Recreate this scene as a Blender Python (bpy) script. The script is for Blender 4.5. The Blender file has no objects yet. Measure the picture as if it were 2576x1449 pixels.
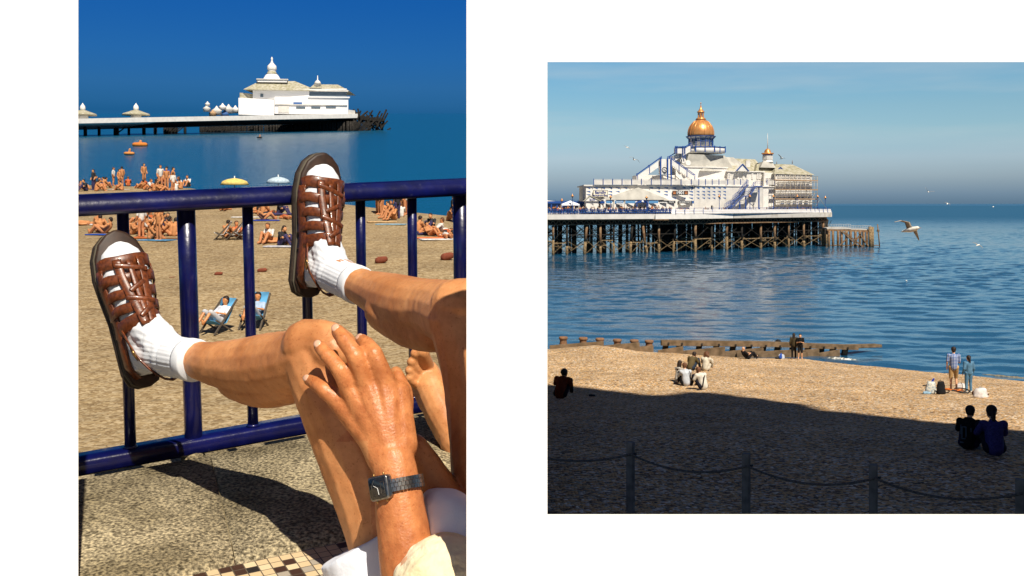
import bpy, bmesh, math, random
from mathutils import Vector as V, Matrix, noise
random.seed(7)
C = bpy.context.scene.collection
# ------------------------------------------------------------------ camera, sky, sun, exposure
F = 2504.4; CX = 1288.0; HY = 512.0            # focal length and optical axis in pixels of a 2576 x 1449 picture
cd = bpy.data.cameras.new("camera"); cam = bpy.data.objects.new("camera", cd); C.objects.link(cam)
cam.rotation_euler = (math.radians(90), 0, 0); cd.sensor_width = 36; cd.lens = 35
cd.shift_y = -212.5/2576; cd.clip_start = 0.05; cd.clip_end = 60000
bpy.context.scene.camera = cam
SUN_EL, SUN_AZ = math.radians(52), math.radians(22)      # sun behind the viewer, a little to the right
S = V((math.cos(SUN_EL)*math.sin(SUN_AZ), -math.cos(SUN_EL)*math.cos(SUN_AZ), math.sin(SUN_EL)))
ld = bpy.data.lights.new("sun", 'SUN'); ld.energy = 5.0; ld.angle = math.radians(0.5); ld.color = (1.0, 0.92, 0.79)
so = bpy.data.objects.new("sun", ld); C.objects.link(so); so.rotation_euler = (-S).to_track_quat('-Z', 'Y').to_euler()
so.location = (20, -60, 60)
sc = bpy.context.scene
sc.view_settings.view_transform = 'Standard'; sc.view_settings.look = 'None'; sc.view_settings.gamma = 1
sc.view_settings.exposure = 0.4
w = bpy.data.worlds.new("World"); sc.world = w; w.use_nodes = True
nt = w.node_tree; N = nt.nodes; L = nt.links; N.clear()
out = N.new('ShaderNodeOutputWorld'); bg = N.new('ShaderNodeBackground'); bg.inputs[1].default_value = 0.08
sky = N.new('ShaderNodeTexSky'); sky.sky_type = 'NISHITA'; sky.sun_disc = False
sky.sun_elevation = SUN_EL; sky.sun_rotation = math.pi - SUN_AZ
sky.air_density = 1.2; sky.dust_density = 0.6; sky.ozone_density = 2.0
tc = N.new('ShaderNodeTexCoord'); sp = N.new('ShaderNodeSeparateXYZ'); L.new(tc.outputs['Generated'], sp.inputs[0])
def ramp(nd, lk, stops, src, interp='LINEAR'):
    r = nd.new('ShaderNodeValToRGB'); cr = r.color_ramp; cr.interpolation = interp
    while len(cr.elements) < len(stops): cr.elements.new(0.5)
    for e, (p, c) in zip(cr.elements, stops): e.position = p; e.color = (*c, 1)
    lk.new(src, r.inputs[0]); return r
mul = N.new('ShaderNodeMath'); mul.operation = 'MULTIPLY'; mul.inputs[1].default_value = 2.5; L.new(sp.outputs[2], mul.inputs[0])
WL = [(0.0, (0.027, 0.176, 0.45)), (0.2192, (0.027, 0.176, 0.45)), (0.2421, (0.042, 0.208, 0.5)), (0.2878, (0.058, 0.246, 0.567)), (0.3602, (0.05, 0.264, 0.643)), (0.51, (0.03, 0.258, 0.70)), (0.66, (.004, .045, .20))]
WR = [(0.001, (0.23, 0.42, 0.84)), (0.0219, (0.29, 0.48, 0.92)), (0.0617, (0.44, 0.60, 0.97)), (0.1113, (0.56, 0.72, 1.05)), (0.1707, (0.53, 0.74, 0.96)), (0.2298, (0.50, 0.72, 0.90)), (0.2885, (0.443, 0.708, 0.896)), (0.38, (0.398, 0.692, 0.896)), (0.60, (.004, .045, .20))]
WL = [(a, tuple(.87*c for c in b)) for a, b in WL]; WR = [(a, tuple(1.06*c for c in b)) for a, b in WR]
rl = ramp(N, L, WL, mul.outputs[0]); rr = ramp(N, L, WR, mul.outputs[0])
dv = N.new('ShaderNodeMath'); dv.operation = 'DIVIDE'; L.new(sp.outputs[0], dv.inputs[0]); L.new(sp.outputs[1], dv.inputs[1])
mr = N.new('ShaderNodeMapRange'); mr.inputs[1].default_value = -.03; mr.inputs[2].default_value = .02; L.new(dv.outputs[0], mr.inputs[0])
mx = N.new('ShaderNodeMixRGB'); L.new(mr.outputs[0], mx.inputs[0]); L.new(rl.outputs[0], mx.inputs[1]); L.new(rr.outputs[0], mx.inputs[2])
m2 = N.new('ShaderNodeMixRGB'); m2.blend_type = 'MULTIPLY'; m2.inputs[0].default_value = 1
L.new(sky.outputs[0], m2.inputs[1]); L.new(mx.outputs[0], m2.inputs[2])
# thin high cloud streaks over the right-hand sky
mp = N.new('ShaderNodeMapping'); mp.inputs[3].default_value = (3, 3, 26); L.new(tc.outputs['Generated'], mp.inputs[0])
nz = N.new('ShaderNodeTexNoise'); nz.inputs['Scale'].default_value = 1.3; nz.inputs['Detail'].default_value = 5; L.new(mp.outputs[0], nz.inputs[0])
rc = ramp(N, L, [(.42, (0, 0, 0)), (.7, (1, 1, 1))], nz.outputs[0])
cm = N.new('ShaderNodeMath'); cm.operation = 'MULTIPLY'; L.new(rc.outputs[0], cm.inputs[0]); L.new(mr.outputs[0], cm.inputs[1])
cm2 = N.new('ShaderNodeMath'); cm2.operation = 'MULTIPLY'; cm2.inputs[1].default_value = .42; L.new(cm.outputs[0], cm2.inputs[0])
m3 = N.new('ShaderNodeMixRGB'); cm4 = N.new('ShaderNodeMapRange'); cm4.inputs[1].default_value = .02; cm4.inputs[2].default_value = .08; L.new(sp.outputs[2], cm4.inputs[0])
cm5 = N.new('ShaderNodeMath'); cm5.operation = 'MULTIPLY'; L.new(cm2.outputs[0], cm5.inputs[0]); L.new(cm4.outputs[0], cm5.inputs[1]); L.new(cm5.outputs[0], m3.inputs[0]); L.new(m2.outputs[0], m3.inputs[1]); m3.inputs[2].default_value = (5.2, 5.9, 6.2, 1)
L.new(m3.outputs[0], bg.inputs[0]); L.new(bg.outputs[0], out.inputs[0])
# ------------------------------------------------------------------ helpers
def P(px, py, D): return V(((px-CX)/F*D, D, (HY-py)/F*D))
ALPHA = math.radians(5.18); NL = V((0, -math.sin(ALPHA), math.cos(ALPHA)))     # the left place lies on ground that rises away from the viewer
def onL(px, py, h=6.3, lift=0.0):
    d = V(((px-CX)/F, 1, (HY-py)/F)); t = -(h-lift)/d.dot(NL); return d*t
def link(name, me, mat=None, parent=None):
    o = bpy.data.objects.new(name, me); C.objects.link(o)
    if mat is not None and not me.materials: me.materials.append(mat)
    if parent is not None: o.parent = parent
    return o
def empty(name, loc=(0, 0, 0), parent=None):
    o = bpy.data.objects.new(name, None); C.objects.link(o); o.location = loc; o.empty_display_size = .1
    if parent is not None: o.parent = parent
    return o
def tag(o, label, cat, group=None):
    o['label'] = label; o['category'] = cat
    if group: o['group'] = group
    return o
def copy_tree(o, parent=None):
    c = o.copy(); C.objects.link(c)
    if parent is not None: c.parent = parent
    for ch in KIDS(o): copy_tree(ch, c)
    return c
def KIDS(o): return [x for x in bpy.data.objects if x.parent == o]
class MB:
    def __init__(s): s.v = []; s.f = []; s.m = []; s.mi = 0; s.sm = []
    def add(s, vs, fs, smooth=False):
        b = len(s.v); s.v += [tuple(x) for x in vs]
        for f in fs: s.f.append([b+i for i in f]); s.m.append(s.mi); s.sm.append(smooth)
        return s
    def box(s, c, size, rot=None):
        hx, hy, hz = size[0]/2, size[1]/2, size[2]/2; c = V(c)
        vs = [V((x, y, z)) for x in (-hx, hx) for y in (-hy, hy) for z in (-hz, hz)]
        if rot is not None: vs = [rot @ v for v in vs]
        return s.add([c+v for v in vs], [(0, 1, 3, 2), (4, 6, 7, 5), (0, 4, 5, 1), (2, 3, 7, 6), (0, 2, 6, 4), (1, 5, 7, 3)])
    def hexa(s, a, b):      # a: 4 corners of one face, b: the matching 4 of the other
        return s.add(list(a)+list(b), [(0, 3, 2, 1), (4, 5, 6, 7), (0, 1, 5, 4), (1, 2, 6, 5), (2, 3, 7, 6), (3, 0, 4, 7)])
    def bar(s, a, b, w, h=None, up=V((0, 0, 1))):
        a = V(a); b = V(b); h = h or w; d = (b-a).normalized()
        x = d.cross(up)
        if x.length < 1e-4: x = d.cross(V((1, 0, 0)))
        x.normalize(); y = x.cross(d)
        q = [x*(-w/2)+y*(-h/2), x*(w/2)+y*(-h/2), x*(w/2)+y*(h/2), x*(-w/2)+y*(h/2)]
        return s.hexa([a+k for k in q], [b+k for k in q])
    def tube(s, pts, rad, n=8, caps=True, flat=1.0, upv=None):
        pts = [V(p) for p in pts]
        if not hasattr(rad, '__len__'): rad = [rad]*len(pts)
        rings = []; x = None
        for i, p in enumerate(pts):
            d = (pts[min(i+1, len(pts)-1)]-pts[max(i-1, 0)]).normalized()
            if x is None:
                u = upv or V((0, 0, 1)); x = d.cross(u)
                if x.length < 1e-3: x = d.cross(V((1, 0, 0)))
            x = (x-d*x.dot(d)).normalized(); y = d.cross(x)
            rings.append([p+(x*math.cos(a)+y*math.sin(a)*flat)*rad[i] for a in [2*math.pi*k/n for k in range(n)]])
        return s.loft(rings, caps)
    def loft(s, rings, caps=True, closed=True):
        n = len(rings[0]); vs = [p for r in rings for p in r]; fs = []
        for i in range(len(rings)-1):
            for k in range(n if closed else n-1):
                k2 = (k+1) % n; fs.append((i*n+k, i*n+k2, (i+1)*n+k2, (i+1)*n+k))
        if caps and closed: fs.append(tuple(range(n))[::-1]); fs.append(tuple((len(rings)-1)*n+k for k in range(n)))
        return s.add(vs, fs, True)
    def cone(s, a, ra, b, rb, n=12):   # capsule with two radii
        a = V(a); b = V(b); d = b-a
        if d.length < 1e-5: d = V((0, 0, 1e-4)); b = a+d
        d.normalize(); pts = []; rs = []
        for t in (1, .92, .7, .38): pts.append(a-d*ra*t); rs.append(ra*math.sqrt(max(1-t*t, .0004)))
        pts.append(a); rs.append(ra); pts.append(b); rs.append(rb)
        for t in (.38, .7, .92, 1): pts.append(b+d*rb*t); rs.append(rb*math.sqrt(max(1-t*t, .0004)))
        return s.tube(pts, rs, n)
    def lathe(s, c, prof, n=24, ang0=0):
        c = V(c); return s.loft([[c+V((r*math.cos(a), r*math.sin(a), z)) for a in [ang0+2*math.pi*k/n for k in range(n)]] for r, z in prof])
    def prism(s, poly, off):   # planar polygon of 3-D points, pushed along off
        n = len(poly); poly = [V(p) for p in poly]; off = V(off)
        return s.add(poly+[p+off for p in poly], [tuple(range(n)), tuple(range(n, 2*n))[::-1]]+[(i, n+i, n+(i+1) % n, (i+1) % n) for i in range(n)])
    def build(s, name, mats, parent=None, recalc=True, bevel=0, origin=None):
        me = bpy.data.meshes.new(name)
        vs = s.v if origin is None else [tuple(V(v)-V(origin)) for v in s.v]
        me.from_pydata(vs, [], s.f)
        for m in (mats if isinstance(mats, (list, tuple)) else [mats]): me.materials.append(m)
        me.polygons.foreach_set('material_index', s.m); me.polygons.foreach_set('use_smooth', s.sm)
        if recalc:
            bm = bmesh.new(); bm.from_mesh(me); bmesh.ops.recalc_face_normals(bm, faces=bm.faces)
            if bevel: bmesh.ops.bevel(bm, geom=list(bm.edges), offset=bevel, segments=2, affect='EDGES', clamp_overlap=True)
            bm.to_mesh(me); bm.free()
        me.update(); o = link(name, me, None, parent)
        if origin is not None: o.location = origin
        return o
def grid_mesh(name, fn, nu, nv, mat, parent=None):
    vs = [fn(i/nu, j/nv) for j in range(nv+1) for i in range(nu+1)]
    fs = [(j*(nu+1)+i, j*(nu+1)+i+1, (j+1)*(nu+1)+i+1, (j+1)*(nu+1)+i) for j in range(nv) for i in range(nu)]
    me = bpy.data.meshes.new(name); me.from_pydata([tuple(v) for v in vs], [], fs)
    for p in me.polygons: p.use_smooth = True
    return link(name, me, mat, parent)
def remesh(name, mb, voxel, mat, parent=None, smooth=4, fac=.5, origin=None, bumpfn=None):
    me = bpy.data.meshes.new(name+'_src'); me.from_pydata(mb.v, [], mb.f)
    bm = bmesh.new(); bm.from_mesh(me); bmesh.ops.recalc_face_normals(bm, faces=bm.faces); bm.to_mesh(me); bm.free()
    t = bpy.data.objects.new('t', me); C.objects.link(t)
    r = t.modifiers.new('r', 'REMESH'); r.mode = 'VOXEL'; r.voxel_size = voxel; r.adaptivity = 0
    sm = t.modifiers.new('s', 'SMOOTH'); sm.factor = fac; sm.iterations = smooth
    dg = bpy.context.evaluated_depsgraph_get(); dg.update()
    ne = bpy.data.meshes.new_from_object(t.evaluated_get(dg)); ne.name = name
    bpy.data.objects.remove(t); bpy.data.meshes.remove(me); ne.materials.clear(); ne.materials.append(mat)
    if bumpfn:
        ne.update(); nn = [v.normal.copy() for v in ne.vertices]
        for v, q in zip(ne.vertices, nn): v.co = v.co + q*bumpfn(v.co)
    if origin is not None:
        ne.transform(Matrix.Translation(-V(origin)))
    for p in ne.polygons: p.use_smooth = True
    o = link(name, ne, None, parent)
    if origin is not None: o.location = origin
    return o
def text(name, s, size, mat, parent, loc, rotz=0, depth=.01, sx=1.0, bold=0.0, font=None, align='CENTER'):
    cu = bpy.data.curves.new('t', 'FONT'); cu.body = s; cu.size = size; cu.align_x = align; cu.align_y = 'CENTER'; cu.extrude = depth; cu.offset = bold
    t = bpy.data.objects.new('t', cu); C.objects.link(t)
    dg = bpy.context.evaluated_depsgraph_get(); dg.update(); me = bpy.data.meshes.new_from_object(t.evaluated_get(dg)); me.name = name
    bpy.data.objects.remove(t)
    me.transform(Matrix.Translation(V(loc)) @ Matrix.Rotation(rotz, 4, 'Z') @ Matrix.Rotation(math.pi/2, 4, 'X') @ Matrix.Diagonal((sx, 1, 1, 1)))
    me.materials.clear(); return link(name, me, mat, parent)
# ------------------------------------------------------------------ materials
def mat(name, col, rough=.6, spec=.5, metal=0, nscale=0, namt=.15, bump=0, bscale=None, bdist=.01, sss=0, col2=None, detail=4, coat=0, clamp=(.35, .65)):
    m = bpy.data.materials.new(name); m.use_nodes = True; nt = m.node_tree; b = nt.nodes['Principled BSDF']
    b.inputs['Base Color'].default_value = (*col, 1); b.inputs['Roughness'].default_value = rough
    b.inputs['Specular IOR Level'].default_value = spec; b.inputs['Metallic'].default_value = metal
    if coat: b.inputs['Coat Weight'].default_value = coat; b.inputs['Coat Roughness'].default_value = .08
    if sss: b.inputs['Subsurface Weight'].default_value = sss; b.inputs['Subsurface Radius'].default_value = (.01, .004, .002)
    tc = nt.nodes.new('ShaderNodeTexCoord')
    if nscale:
        n = nt.nodes.new('ShaderNodeTexNoise'); n.inputs['Scale'].default_value = nscale; n.inputs['Detail'].default_value = detail
        nt.links.new(tc.outputs['Object'], n.inputs[0])
        c2 = col2 or tuple(c*(1-namt*2) for c in col); c1 = col if col2 else tuple(min(1, c*(1+namt)) for c in col)
        r = ramp(nt.nodes, nt.links, [(clamp[0], c2), (clamp[1], c1)], n.outputs[0]); nt.links.new(r.outputs[0], b.inputs['Base Color'])
    if bump:
        n2 = nt.nodes.new('ShaderNodeTexNoise'); n2.inputs['Scale'].default_value = bscale or nscale*3; n2.inputs['Detail'].default_value = 5
        nt.links.new(tc.outputs['Object'], n2.inputs[0]); bp = nt.nodes.new('ShaderNodeBump'); bp.inputs['Strength'].default_value = bump
        bp.inputs['Distance'].default_value = bdist; nt.links.new(n2.outputs[0], bp.inputs['Height']); nt.links.new(bp.outputs[0], b.inputs['Normal'])
    return m
M = {}
M['board'] = mat('white_board_paint', (.93, .93, .93), .9, .1)
M['skin'] = mat('tanned_skin', (.62, .30, .125), .45, .4, nscale=22, col2=(.50, .215, .08), clamp=(.3, .7), bump=.5, bscale=420, bdist=.0006, sss=.08, detail=6)
M['skin_hand'] = mat('weathered_skin', (.56, .225, .080), .43, .5, nscale=45, col2=(.44, .155, .05), clamp=(.3, .7), bump=.8, bscale=300, bdist=.0009, sss=.08, detail=6)
M['nail'] = mat('nail', (.72, .42, .28), .25, .6)
M['sock'] = mat('white_cotton', (.70, .72, .76), .9, .2, bump=.4, bscale=500, bdist=.0006)
M['leather'] = mat('brown_leather', (.17, .043, .010), .40, .5, nscale=45, col2=(.12, .032, .009), bump=.35, bscale=260, bdist=.0008, coat=.2)
M['sole'] = mat('dark_rubber_sole', (.045, .030, .020), .6, .4, nscale=60, col2=(.02, .014, .010))
M['footbed'] = mat('footbed_leather', (.035, .016, .009), .55, .4, nscale=60, namt=.2)
M['brass'] = mat('brass', (.55, .33, .12), .3, .5, metal=1)
M['rail'] = mat('blue_gloss_paint', (.0025, .0045, .075), .32, .5, nscale=25, col2=(.002, .003, .045), bump=.5, bscale=70, bdist=.0015, coat=.4)
M['steel'] = mat('polished_steel', (.30, .29, .275), .34, .5, metal=1, nscale=200, namt=.15)
M['black_glass'] = mat('black_watch_glass', (.012, .013, .016), .08, .7)
M['black'] = mat('black', (.010, .010, .011), .6, .4)
M['whiteshirt'] = mat('white_shirt_cotton', (.80, .83, .90), .85, .2, bump=.5, bscale=30, bdist=.006, nscale=12, namt=.02)
M['blond'] = mat('blond_hair', (.86, .77, .56), .8, .1, nscale=14, col2=(.72, .57, .33), bump=.8, bscale=90, bdist=.004)
M['pale_skin'] = mat('pale_skin', (.72, .42, .25), .45, .5, nscale=30, col2=(.60, .30, .16), bump=.3, bscale=200, bdist=.0008, sss=.08)
M['white'] = mat('white_painted_boards', (.75, .72, .67), .6, .3, nscale=.9, namt=.05, bump=.1, bscale=6)
M['white2'] = mat('cream_render', (.63, .605, .56), .7, .3, nscale=.6, namt=.07)
M['roofw'] = mat('pale_felt_roof', (.45, .43, .38), .8, .2, nscale=.5, namt=.10)
M['roofm'] = mat('mossy_slate_roof', (.46, .43, .35), .85, .2, nscale=1.2, col2=(.27, .25, .15), detail=8)
M['blue'] = mat('royal_blue_paint', (.012, .06, .26), .45, .4)
M['tri'] = mat('mid_blue_panel', (.045, .12, .32), .6, .3)
M['copper'] = mat('gold_copper_dome', (.78, .36, .12), .34, .5, metal=.45, nscale=1.0, col2=(.66, .29, .09))
M['glass'] = mat('dark_window_glass', (.10, .13, .16), .15, .6)
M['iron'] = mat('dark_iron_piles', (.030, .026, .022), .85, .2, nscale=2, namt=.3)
M['rust'] = mat('rusty_barnacled_iron', (.26, .18, .105), .9, .2, nscale=2.2, col2=(.14, .065, .03), detail=7)
M['algae'] = mat('barnacle_crust', (.34, .24, .13), .95, .2, nscale=3, col2=(.12, .08, .04), detail=7)
M['fascia'] = mat('weathered_white_fascia', (.54, .51, .46), .7, .3, nscale=.8, col2=(.38, .34, .28), clamp=(.3, .5))
M['wood'] = mat('weathered_groyne_timber', (.22, .15, .09), .85, .2, nscale=2.5, col2=(.11, .075, .042), detail=8, bump=.6, bscale=14, bdist=.03)
M['wood2'] = mat('rust_brown_post', (.30, .15, .075), .85, .2, nscale=4, col2=(.17, .10, .06), detail=8)
M['postwood'] = mat('square_post_timber', (.20, .19, .18), .8, .2, nscale=6, namt=.15, bump=.4, bscale=30)
M['rope'] = mat('grey_rope', (.14, .13, .12), .9, .2, nscale=40, namt=.2)
M['scaf'] = mat('scaffold_tube', (.40, .34, .25), .5, .4, metal=.2)
M['plank'] = mat('scaffold_boards', (.42, .27, .15), .8, .2)
M['gull'] = mat('gull_feathers', (.8, .76, .68), .8, .2)
M['gullgrey'] = mat('gull_wing_grey', (.34, .30, .25), .8, .2)
def shingle(name, cols, scale, bumpd, wet=None):
    m = bpy.data.materials.new(name); m.use_nodes = True; nt = m.node_tree; nd = nt.nodes; lk = nt.links; b = nd['Principled BSDF']
    b.inputs['Roughness'].default_value = .8; b.inputs['Specular IOR Level'].default_value = .25
    tc = nd.new('ShaderNodeTexCoord'); vo = nd.new('ShaderNodeTexVoronoi'); vo.inputs['Scale'].default_value = scale; lk.new(tc.outputs['Object'], vo.inputs[0])
    sp = nd.new('ShaderNodeSeparateColor'); lk.new(vo.outputs['Color'], sp.inputs[0])
    r = ramp(nd, lk, cols, sp.outputs[0], 'LINEAR')
    nz = nd.new('ShaderNodeTexNoise'); nz.inputs['Scale'].default_value = .35; nz.inputs['Detail'].default_value = 6; lk.new(tc.outputs['Object'], nz.inputs[0])
    r2 = ramp(nd, lk, [(.3, (.78, .76, .74)), (.7, (1.1, 1.08, 1.05))], nz.outputs[0])
    mm = nd.new('ShaderNodeMixRGB'); mm.blend_type = 'MULTIPLY'; mm.inputs[0].default_value = 1; lk.new(r.outputs[0], mm.inputs[1]); lk.new(r2.outputs[0], mm.inputs[2])
    res = mm.outputs[0]
    if wet is not None:
        sz = nd.new('ShaderNodeSeparateXYZ'); lk.new(tc.outputs['Object'], sz.inputs[0])
        mr = nd.new('ShaderNodeMapRange'); mr.inputs[1].default_value = wet; mr.inputs[2].default_value = wet+.18; lk.new(sz.outputs[2], mr.inputs[0])
        m5 = nd.new('ShaderNodeMixRGB'); lk.new(mr.outputs[0], m5.inputs[0]); m5.inputs[1].default_value = (.055, .028, .014, 1); lk.new(res, m5.inputs[2]); res = m5.outputs[0]
    lk.new(res, b.inputs['Base Color'])
    bp = nd.new('ShaderNodeBump'); bp.inputs['Strength'].default_value = 1; bp.inputs['Distance'].default_value = bumpd; bp.invert = True
    lk.new(vo.outputs['Distance'], bp.inputs['Height']); lk.new(bp.outputs[0], b.inputs['Normal']); return m
M['shingle'] = shingle('shingle_pebbles', [(0, (.05, .030, .018)), (.15, (.30, .15, .05)), (.27, (.24, .20, .155)), (.38, (.62, .36, .14)), (.68, (.78, .51, .24)), (.8, (.48, .38, .26)), (1, (.98, .88, .74))], 15, .05, wet=-10.62)
M['sand'] = shingle('fine_beach_shingle', [(0, (.20, .135, .065)), (.5, (.32, .235, .125)), (1, (.43, .34, .21))], 13, .02)
def water(name, deep, scale, strength, stretch, dist=.25, rough=.12, spec=.5):
    m = bpy.data.materials.new(name); m.use_nodes = True; nt = m.node_tree; nd = nt.nodes; lk = nt.links; b = nd['Principled BSDF']
    b.inputs['Base Color'].default_value = (*deep, 1); b.inputs['Roughness'].default_value = rough; b.inputs['IOR'].default_value = 1.33
    b.inputs['Specular IOR Level'].default_value = spec
    tc = nd.new('ShaderNodeTexCoord'); mp = nd.new('ShaderNodeMapping'); mp.inputs[3].default_value = stretch; lk.new(tc.outputs['Object'], mp.inputs[0])
    n1 = nd.new('ShaderNodeTexNoise'); n1.inputs['Scale'].default_value = scale; n1.inputs['Detail'].default_value = 5; n1.inputs['Roughness'].default_value = .55
    lk.new(mp.outputs[0], n1.inputs[0])
    bp = nd.new('ShaderNodeBump'); bp.inputs['Strength'].default_value = strength; bp.inputs['Distance'].default_value = dist
    lk.new(n1.outputs[0], bp.inputs['Height']); lk.new(bp.outputs[0], b.inputs['Normal']); return m
M['sea'] = water('sea_water', (.010, .085, .19), .42, 1.0, (.6, 1, 1), dist=.4, rough=.3, spec=.15)
M['sea_near'] = water('sea_water_near', (.007, .075, .16), 3.0, .6, (.7, 1, 1), dist=.03, rough=.07, spec=.36)
M['seaL'] = water('calm_blue_sea', (.004, .085, .17), .9, .8, (.3, 1, 1), dist=.25, rough=.2, spec=.35)
M['foam'] = mat('sea_foam', (.75, .74, .70), .8, .2, nscale=5, col2=(.13, .13, .10), clamp=(.42, .6))

def overlay(m, layers):      # multiply the base colour by more noise layers
    nt = m.node_tree; b = nt.nodes['Principled BSDF']; src = b.inputs['Base Color'].links[0].from_socket; tc = nt.nodes.new('ShaderNodeTexCoord')
    for sc_, stops in layers:
        n = nt.nodes.new('ShaderNodeTexNoise'); n.inputs['Scale'].default_value = sc_; n.inputs['Detail'].default_value = 4; nt.links.new(tc.outputs['Object'], n.inputs[0])
        r = ramp(nt.nodes, nt.links, stops, n.outputs[0]); x = nt.nodes.new('ShaderNodeMixRGB'); x.blend_type = 'MULTIPLY'; x.inputs[0].default_value = 1
        nt.links.new(src, x.inputs[1]); nt.links.new(r.outputs[0], x.inputs[2]); src = x.outputs[0]
    nt.links.new(src, b.inputs['Base Color'])
for k_ in ('skin', 'skin_hand'):
    overlay(M[k_], [(7, [(.35, (.80, .70, .62)), (.6, (1.08, 1.06, 1.04))]), (260, [(.30, (.74, .64, .56)), (.40, (1, 1, 1))]), (90, [(.3, (.92, .87, .83)), (.7, (1.08, 1.08, 1.08))])])
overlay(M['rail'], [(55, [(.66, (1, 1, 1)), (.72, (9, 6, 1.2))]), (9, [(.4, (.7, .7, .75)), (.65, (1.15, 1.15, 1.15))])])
overlay(M['leather'], [(160, [(.35, (.55, .5, .45)), (.6, (1.15, 1.15, 1.15))])])
for k_, sc_, d_ in (('sand', 1.6, .25), ('shingle', .9, .35)):
    nt = M[k_].node_tree; b = nt.nodes['Principled BSDF']; old = b.inputs['Normal'].links[0].from_node; tc = nt.nodes.new('ShaderNodeTexCoord'); n = nt.nodes.new('ShaderNodeTexNoise'); n.inputs['Scale'].default_value = sc_; n.inputs['Detail'].default_value = 3
    nt.links.new(tc.outputs['Object'], n.inputs[0]); bp = nt.nodes.new('ShaderNodeBump'); bp.inputs['Strength'].default_value = .8; bp.inputs['Distance'].default_value = d_; nt.links.new(n.outputs[0], bp.inputs['Height']); nt.links.new(bp.outputs[0], old.inputs['Normal'])

# wind-ruffled, rougher water farther out from the shore
nt = M['sea_near'].node_tree; b = nt.nodes['Principled BSDF']; tc = nt.nodes.new('ShaderNodeTexCoord'); sp_ = nt.nodes.new('ShaderNodeSeparateXYZ'); nt.links.new(tc.outputs['Object'], sp_.inputs[0])
for nm_, v0_, v1_ in (('Specular IOR Level', .36, .10), ('Roughness', .07, .35)):
    r = nt.nodes.new('ShaderNodeMapRange'); r.inputs[1].default_value = 170; r.inputs[2].default_value = 900; r.interpolation_type = 'SMOOTHERSTEP'; r.inputs[3].default_value = v0_; r.inputs[4].default_value = v1_; nt.links.new(sp_.outputs[1], r.inputs[0]); nt.links.new(r.outputs[0], b.inputs[nm_])
# ------------------------------------------------------------------ right place: ground, sea, an added unseen blocker behind the viewer that shades the beach
KN = [(-40, -5.2), (15, -5.45), (23.6, -5.8), (30, -6.55), (45, -8.55), (60, -10.0), (67, -10.5), (74, -11.9), (95, -13.5), (200, -15)]
def lerpk(K, x):
    if x <= K[0][0]: return K[0][1]
    for (a, za), (b, zb) in zip(K, K[1:]):
        if x <= b: return za+(zb-za)*(x-a)/(b-a)
    return K[-1][1]
def sstep(a, b, x): t = max(0, min(1, (x-a)/(b-a))); return t*t*(3-2*t)
CREST = [(2.4, -10.0), (5.8, -9.95), (9.6, -10.2), (12.5, -10.4), (16.6, -10.62), (21, -10.7), (26, -10.72), (60, -10.75)]
def gz(X, Y):
    Ys = 68.5-(.8*(min(X, 60)-19.5) if X > 19.5 else 0); zc = lerpk(CREST, X)
    K = [(-40, -5.2), (15, -5.45), (23.6, -5.8), (30, -6.55), (min(45, Ys-14), -8.55 if Ys > 59 else -8.55+(59-Ys)*.05), (Ys, zc), (Ys+4, zc-1.5), (Ys+60, zc-5), (300, -20)]
    z = sum(lerpk(K, Y+d) for d in (-2, -1, 0, 1, 2))/5+.12*sstep(Ys-6, Ys, Y)
    z += .10*noise.noise(V((X*.35, Y*.35, 1)))+.03*noise.noise(V((X*1.7, Y*1.7, 4)))
    z += .22*math.exp(-(((X-6.0)/1.9)**2+((Y-67)/5)**2)) + .14*math.exp(-(((X-9.0)/2.2)**2+((Y-37.5)/2.5)**2))
    return z
def ground(px, py):      # where the beach is met along a sight line
    lo, hi = 8.0, 130.0; y = lo
    while y < hi:
        p = P(px, py, y)
        if p.z < gz(p.x, p.y): return V((p.x, p.y, gz(p.x, p.y)))
        y += .1
    return P(px, py, 90)
def beach_pt(u, v):
    Y = 3+(v**1.35)*97; X = -24+u*94
    return (X, Y, gz(X, Y))
o = grid_mesh('beach', beach_pt, 300, 260, M['shingle']); o['kind'] = 'structure'
SEA = -10.7
b = MB(); b.add([(-9000, 4980, SEA-.05), (16000, 4980, SEA-.05), (16000, 26000, SEA-.05), (-9000, 26000, SEA-.05)], [(0, 1, 2, 3)]); o = b.build('sea', M['sea']); o['kind'] = 'structure'
b = MB(); b.add([(-4000, 50, SEA-.4), (5000, 50, SEA-.4), (5000, 5000, SEA-.4), (-4000, 5000, SEA-.4)], [(0, 1, 2, 3)]); o = b.build('sea', M['sea']); o['kind'] = 'structure'
import numpy as np
rg = np.random.RandomState(4); ny, nx = 1050, 560
Yv = 54*np.exp(np.linspace(0, math.log(5000/54), ny)); kv = np.linspace(-.12, .72, nx); YY, KK = np.meshgrid(Yv, kv, indexing='ij'); XX = KK*YY; ZZ = np.zeros_like(XX)
for i in range(60):
    lam = .75*(5.2/.75)**rg.rand(); th = math.radians(rg.normal(-100, 32)); kx, ky = math.cos(th)*2*math.pi/lam, math.sin(th)*2*math.pi/lam; ph = rg.rand()*6.28
    am_ = .0225*lam/(2*math.pi)*(1 if lam > 1.6 else .8); u = kx*XX+ky*YY+ph; ZZ += am_*(np.sin(u)+.22*np.cos(2*u))
gust = .75+.35*np.sin(XX*.045+1.3*np.sin(YY*.03))*np.cos(YY*.037+.4); ZZ *= gust
ZZ *= np.clip((5000-YY)/1500, 0, 1); co = np.stack([XX, YY, SEA+ZZ], -1).reshape(-1, 3)
ii = (np.arange(ny-1)[:, None]*nx+np.arange(nx-1)[None, :]).reshape(-1); fc = np.stack([ii, ii+1, ii+nx+1, ii+nx], -1)
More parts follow.
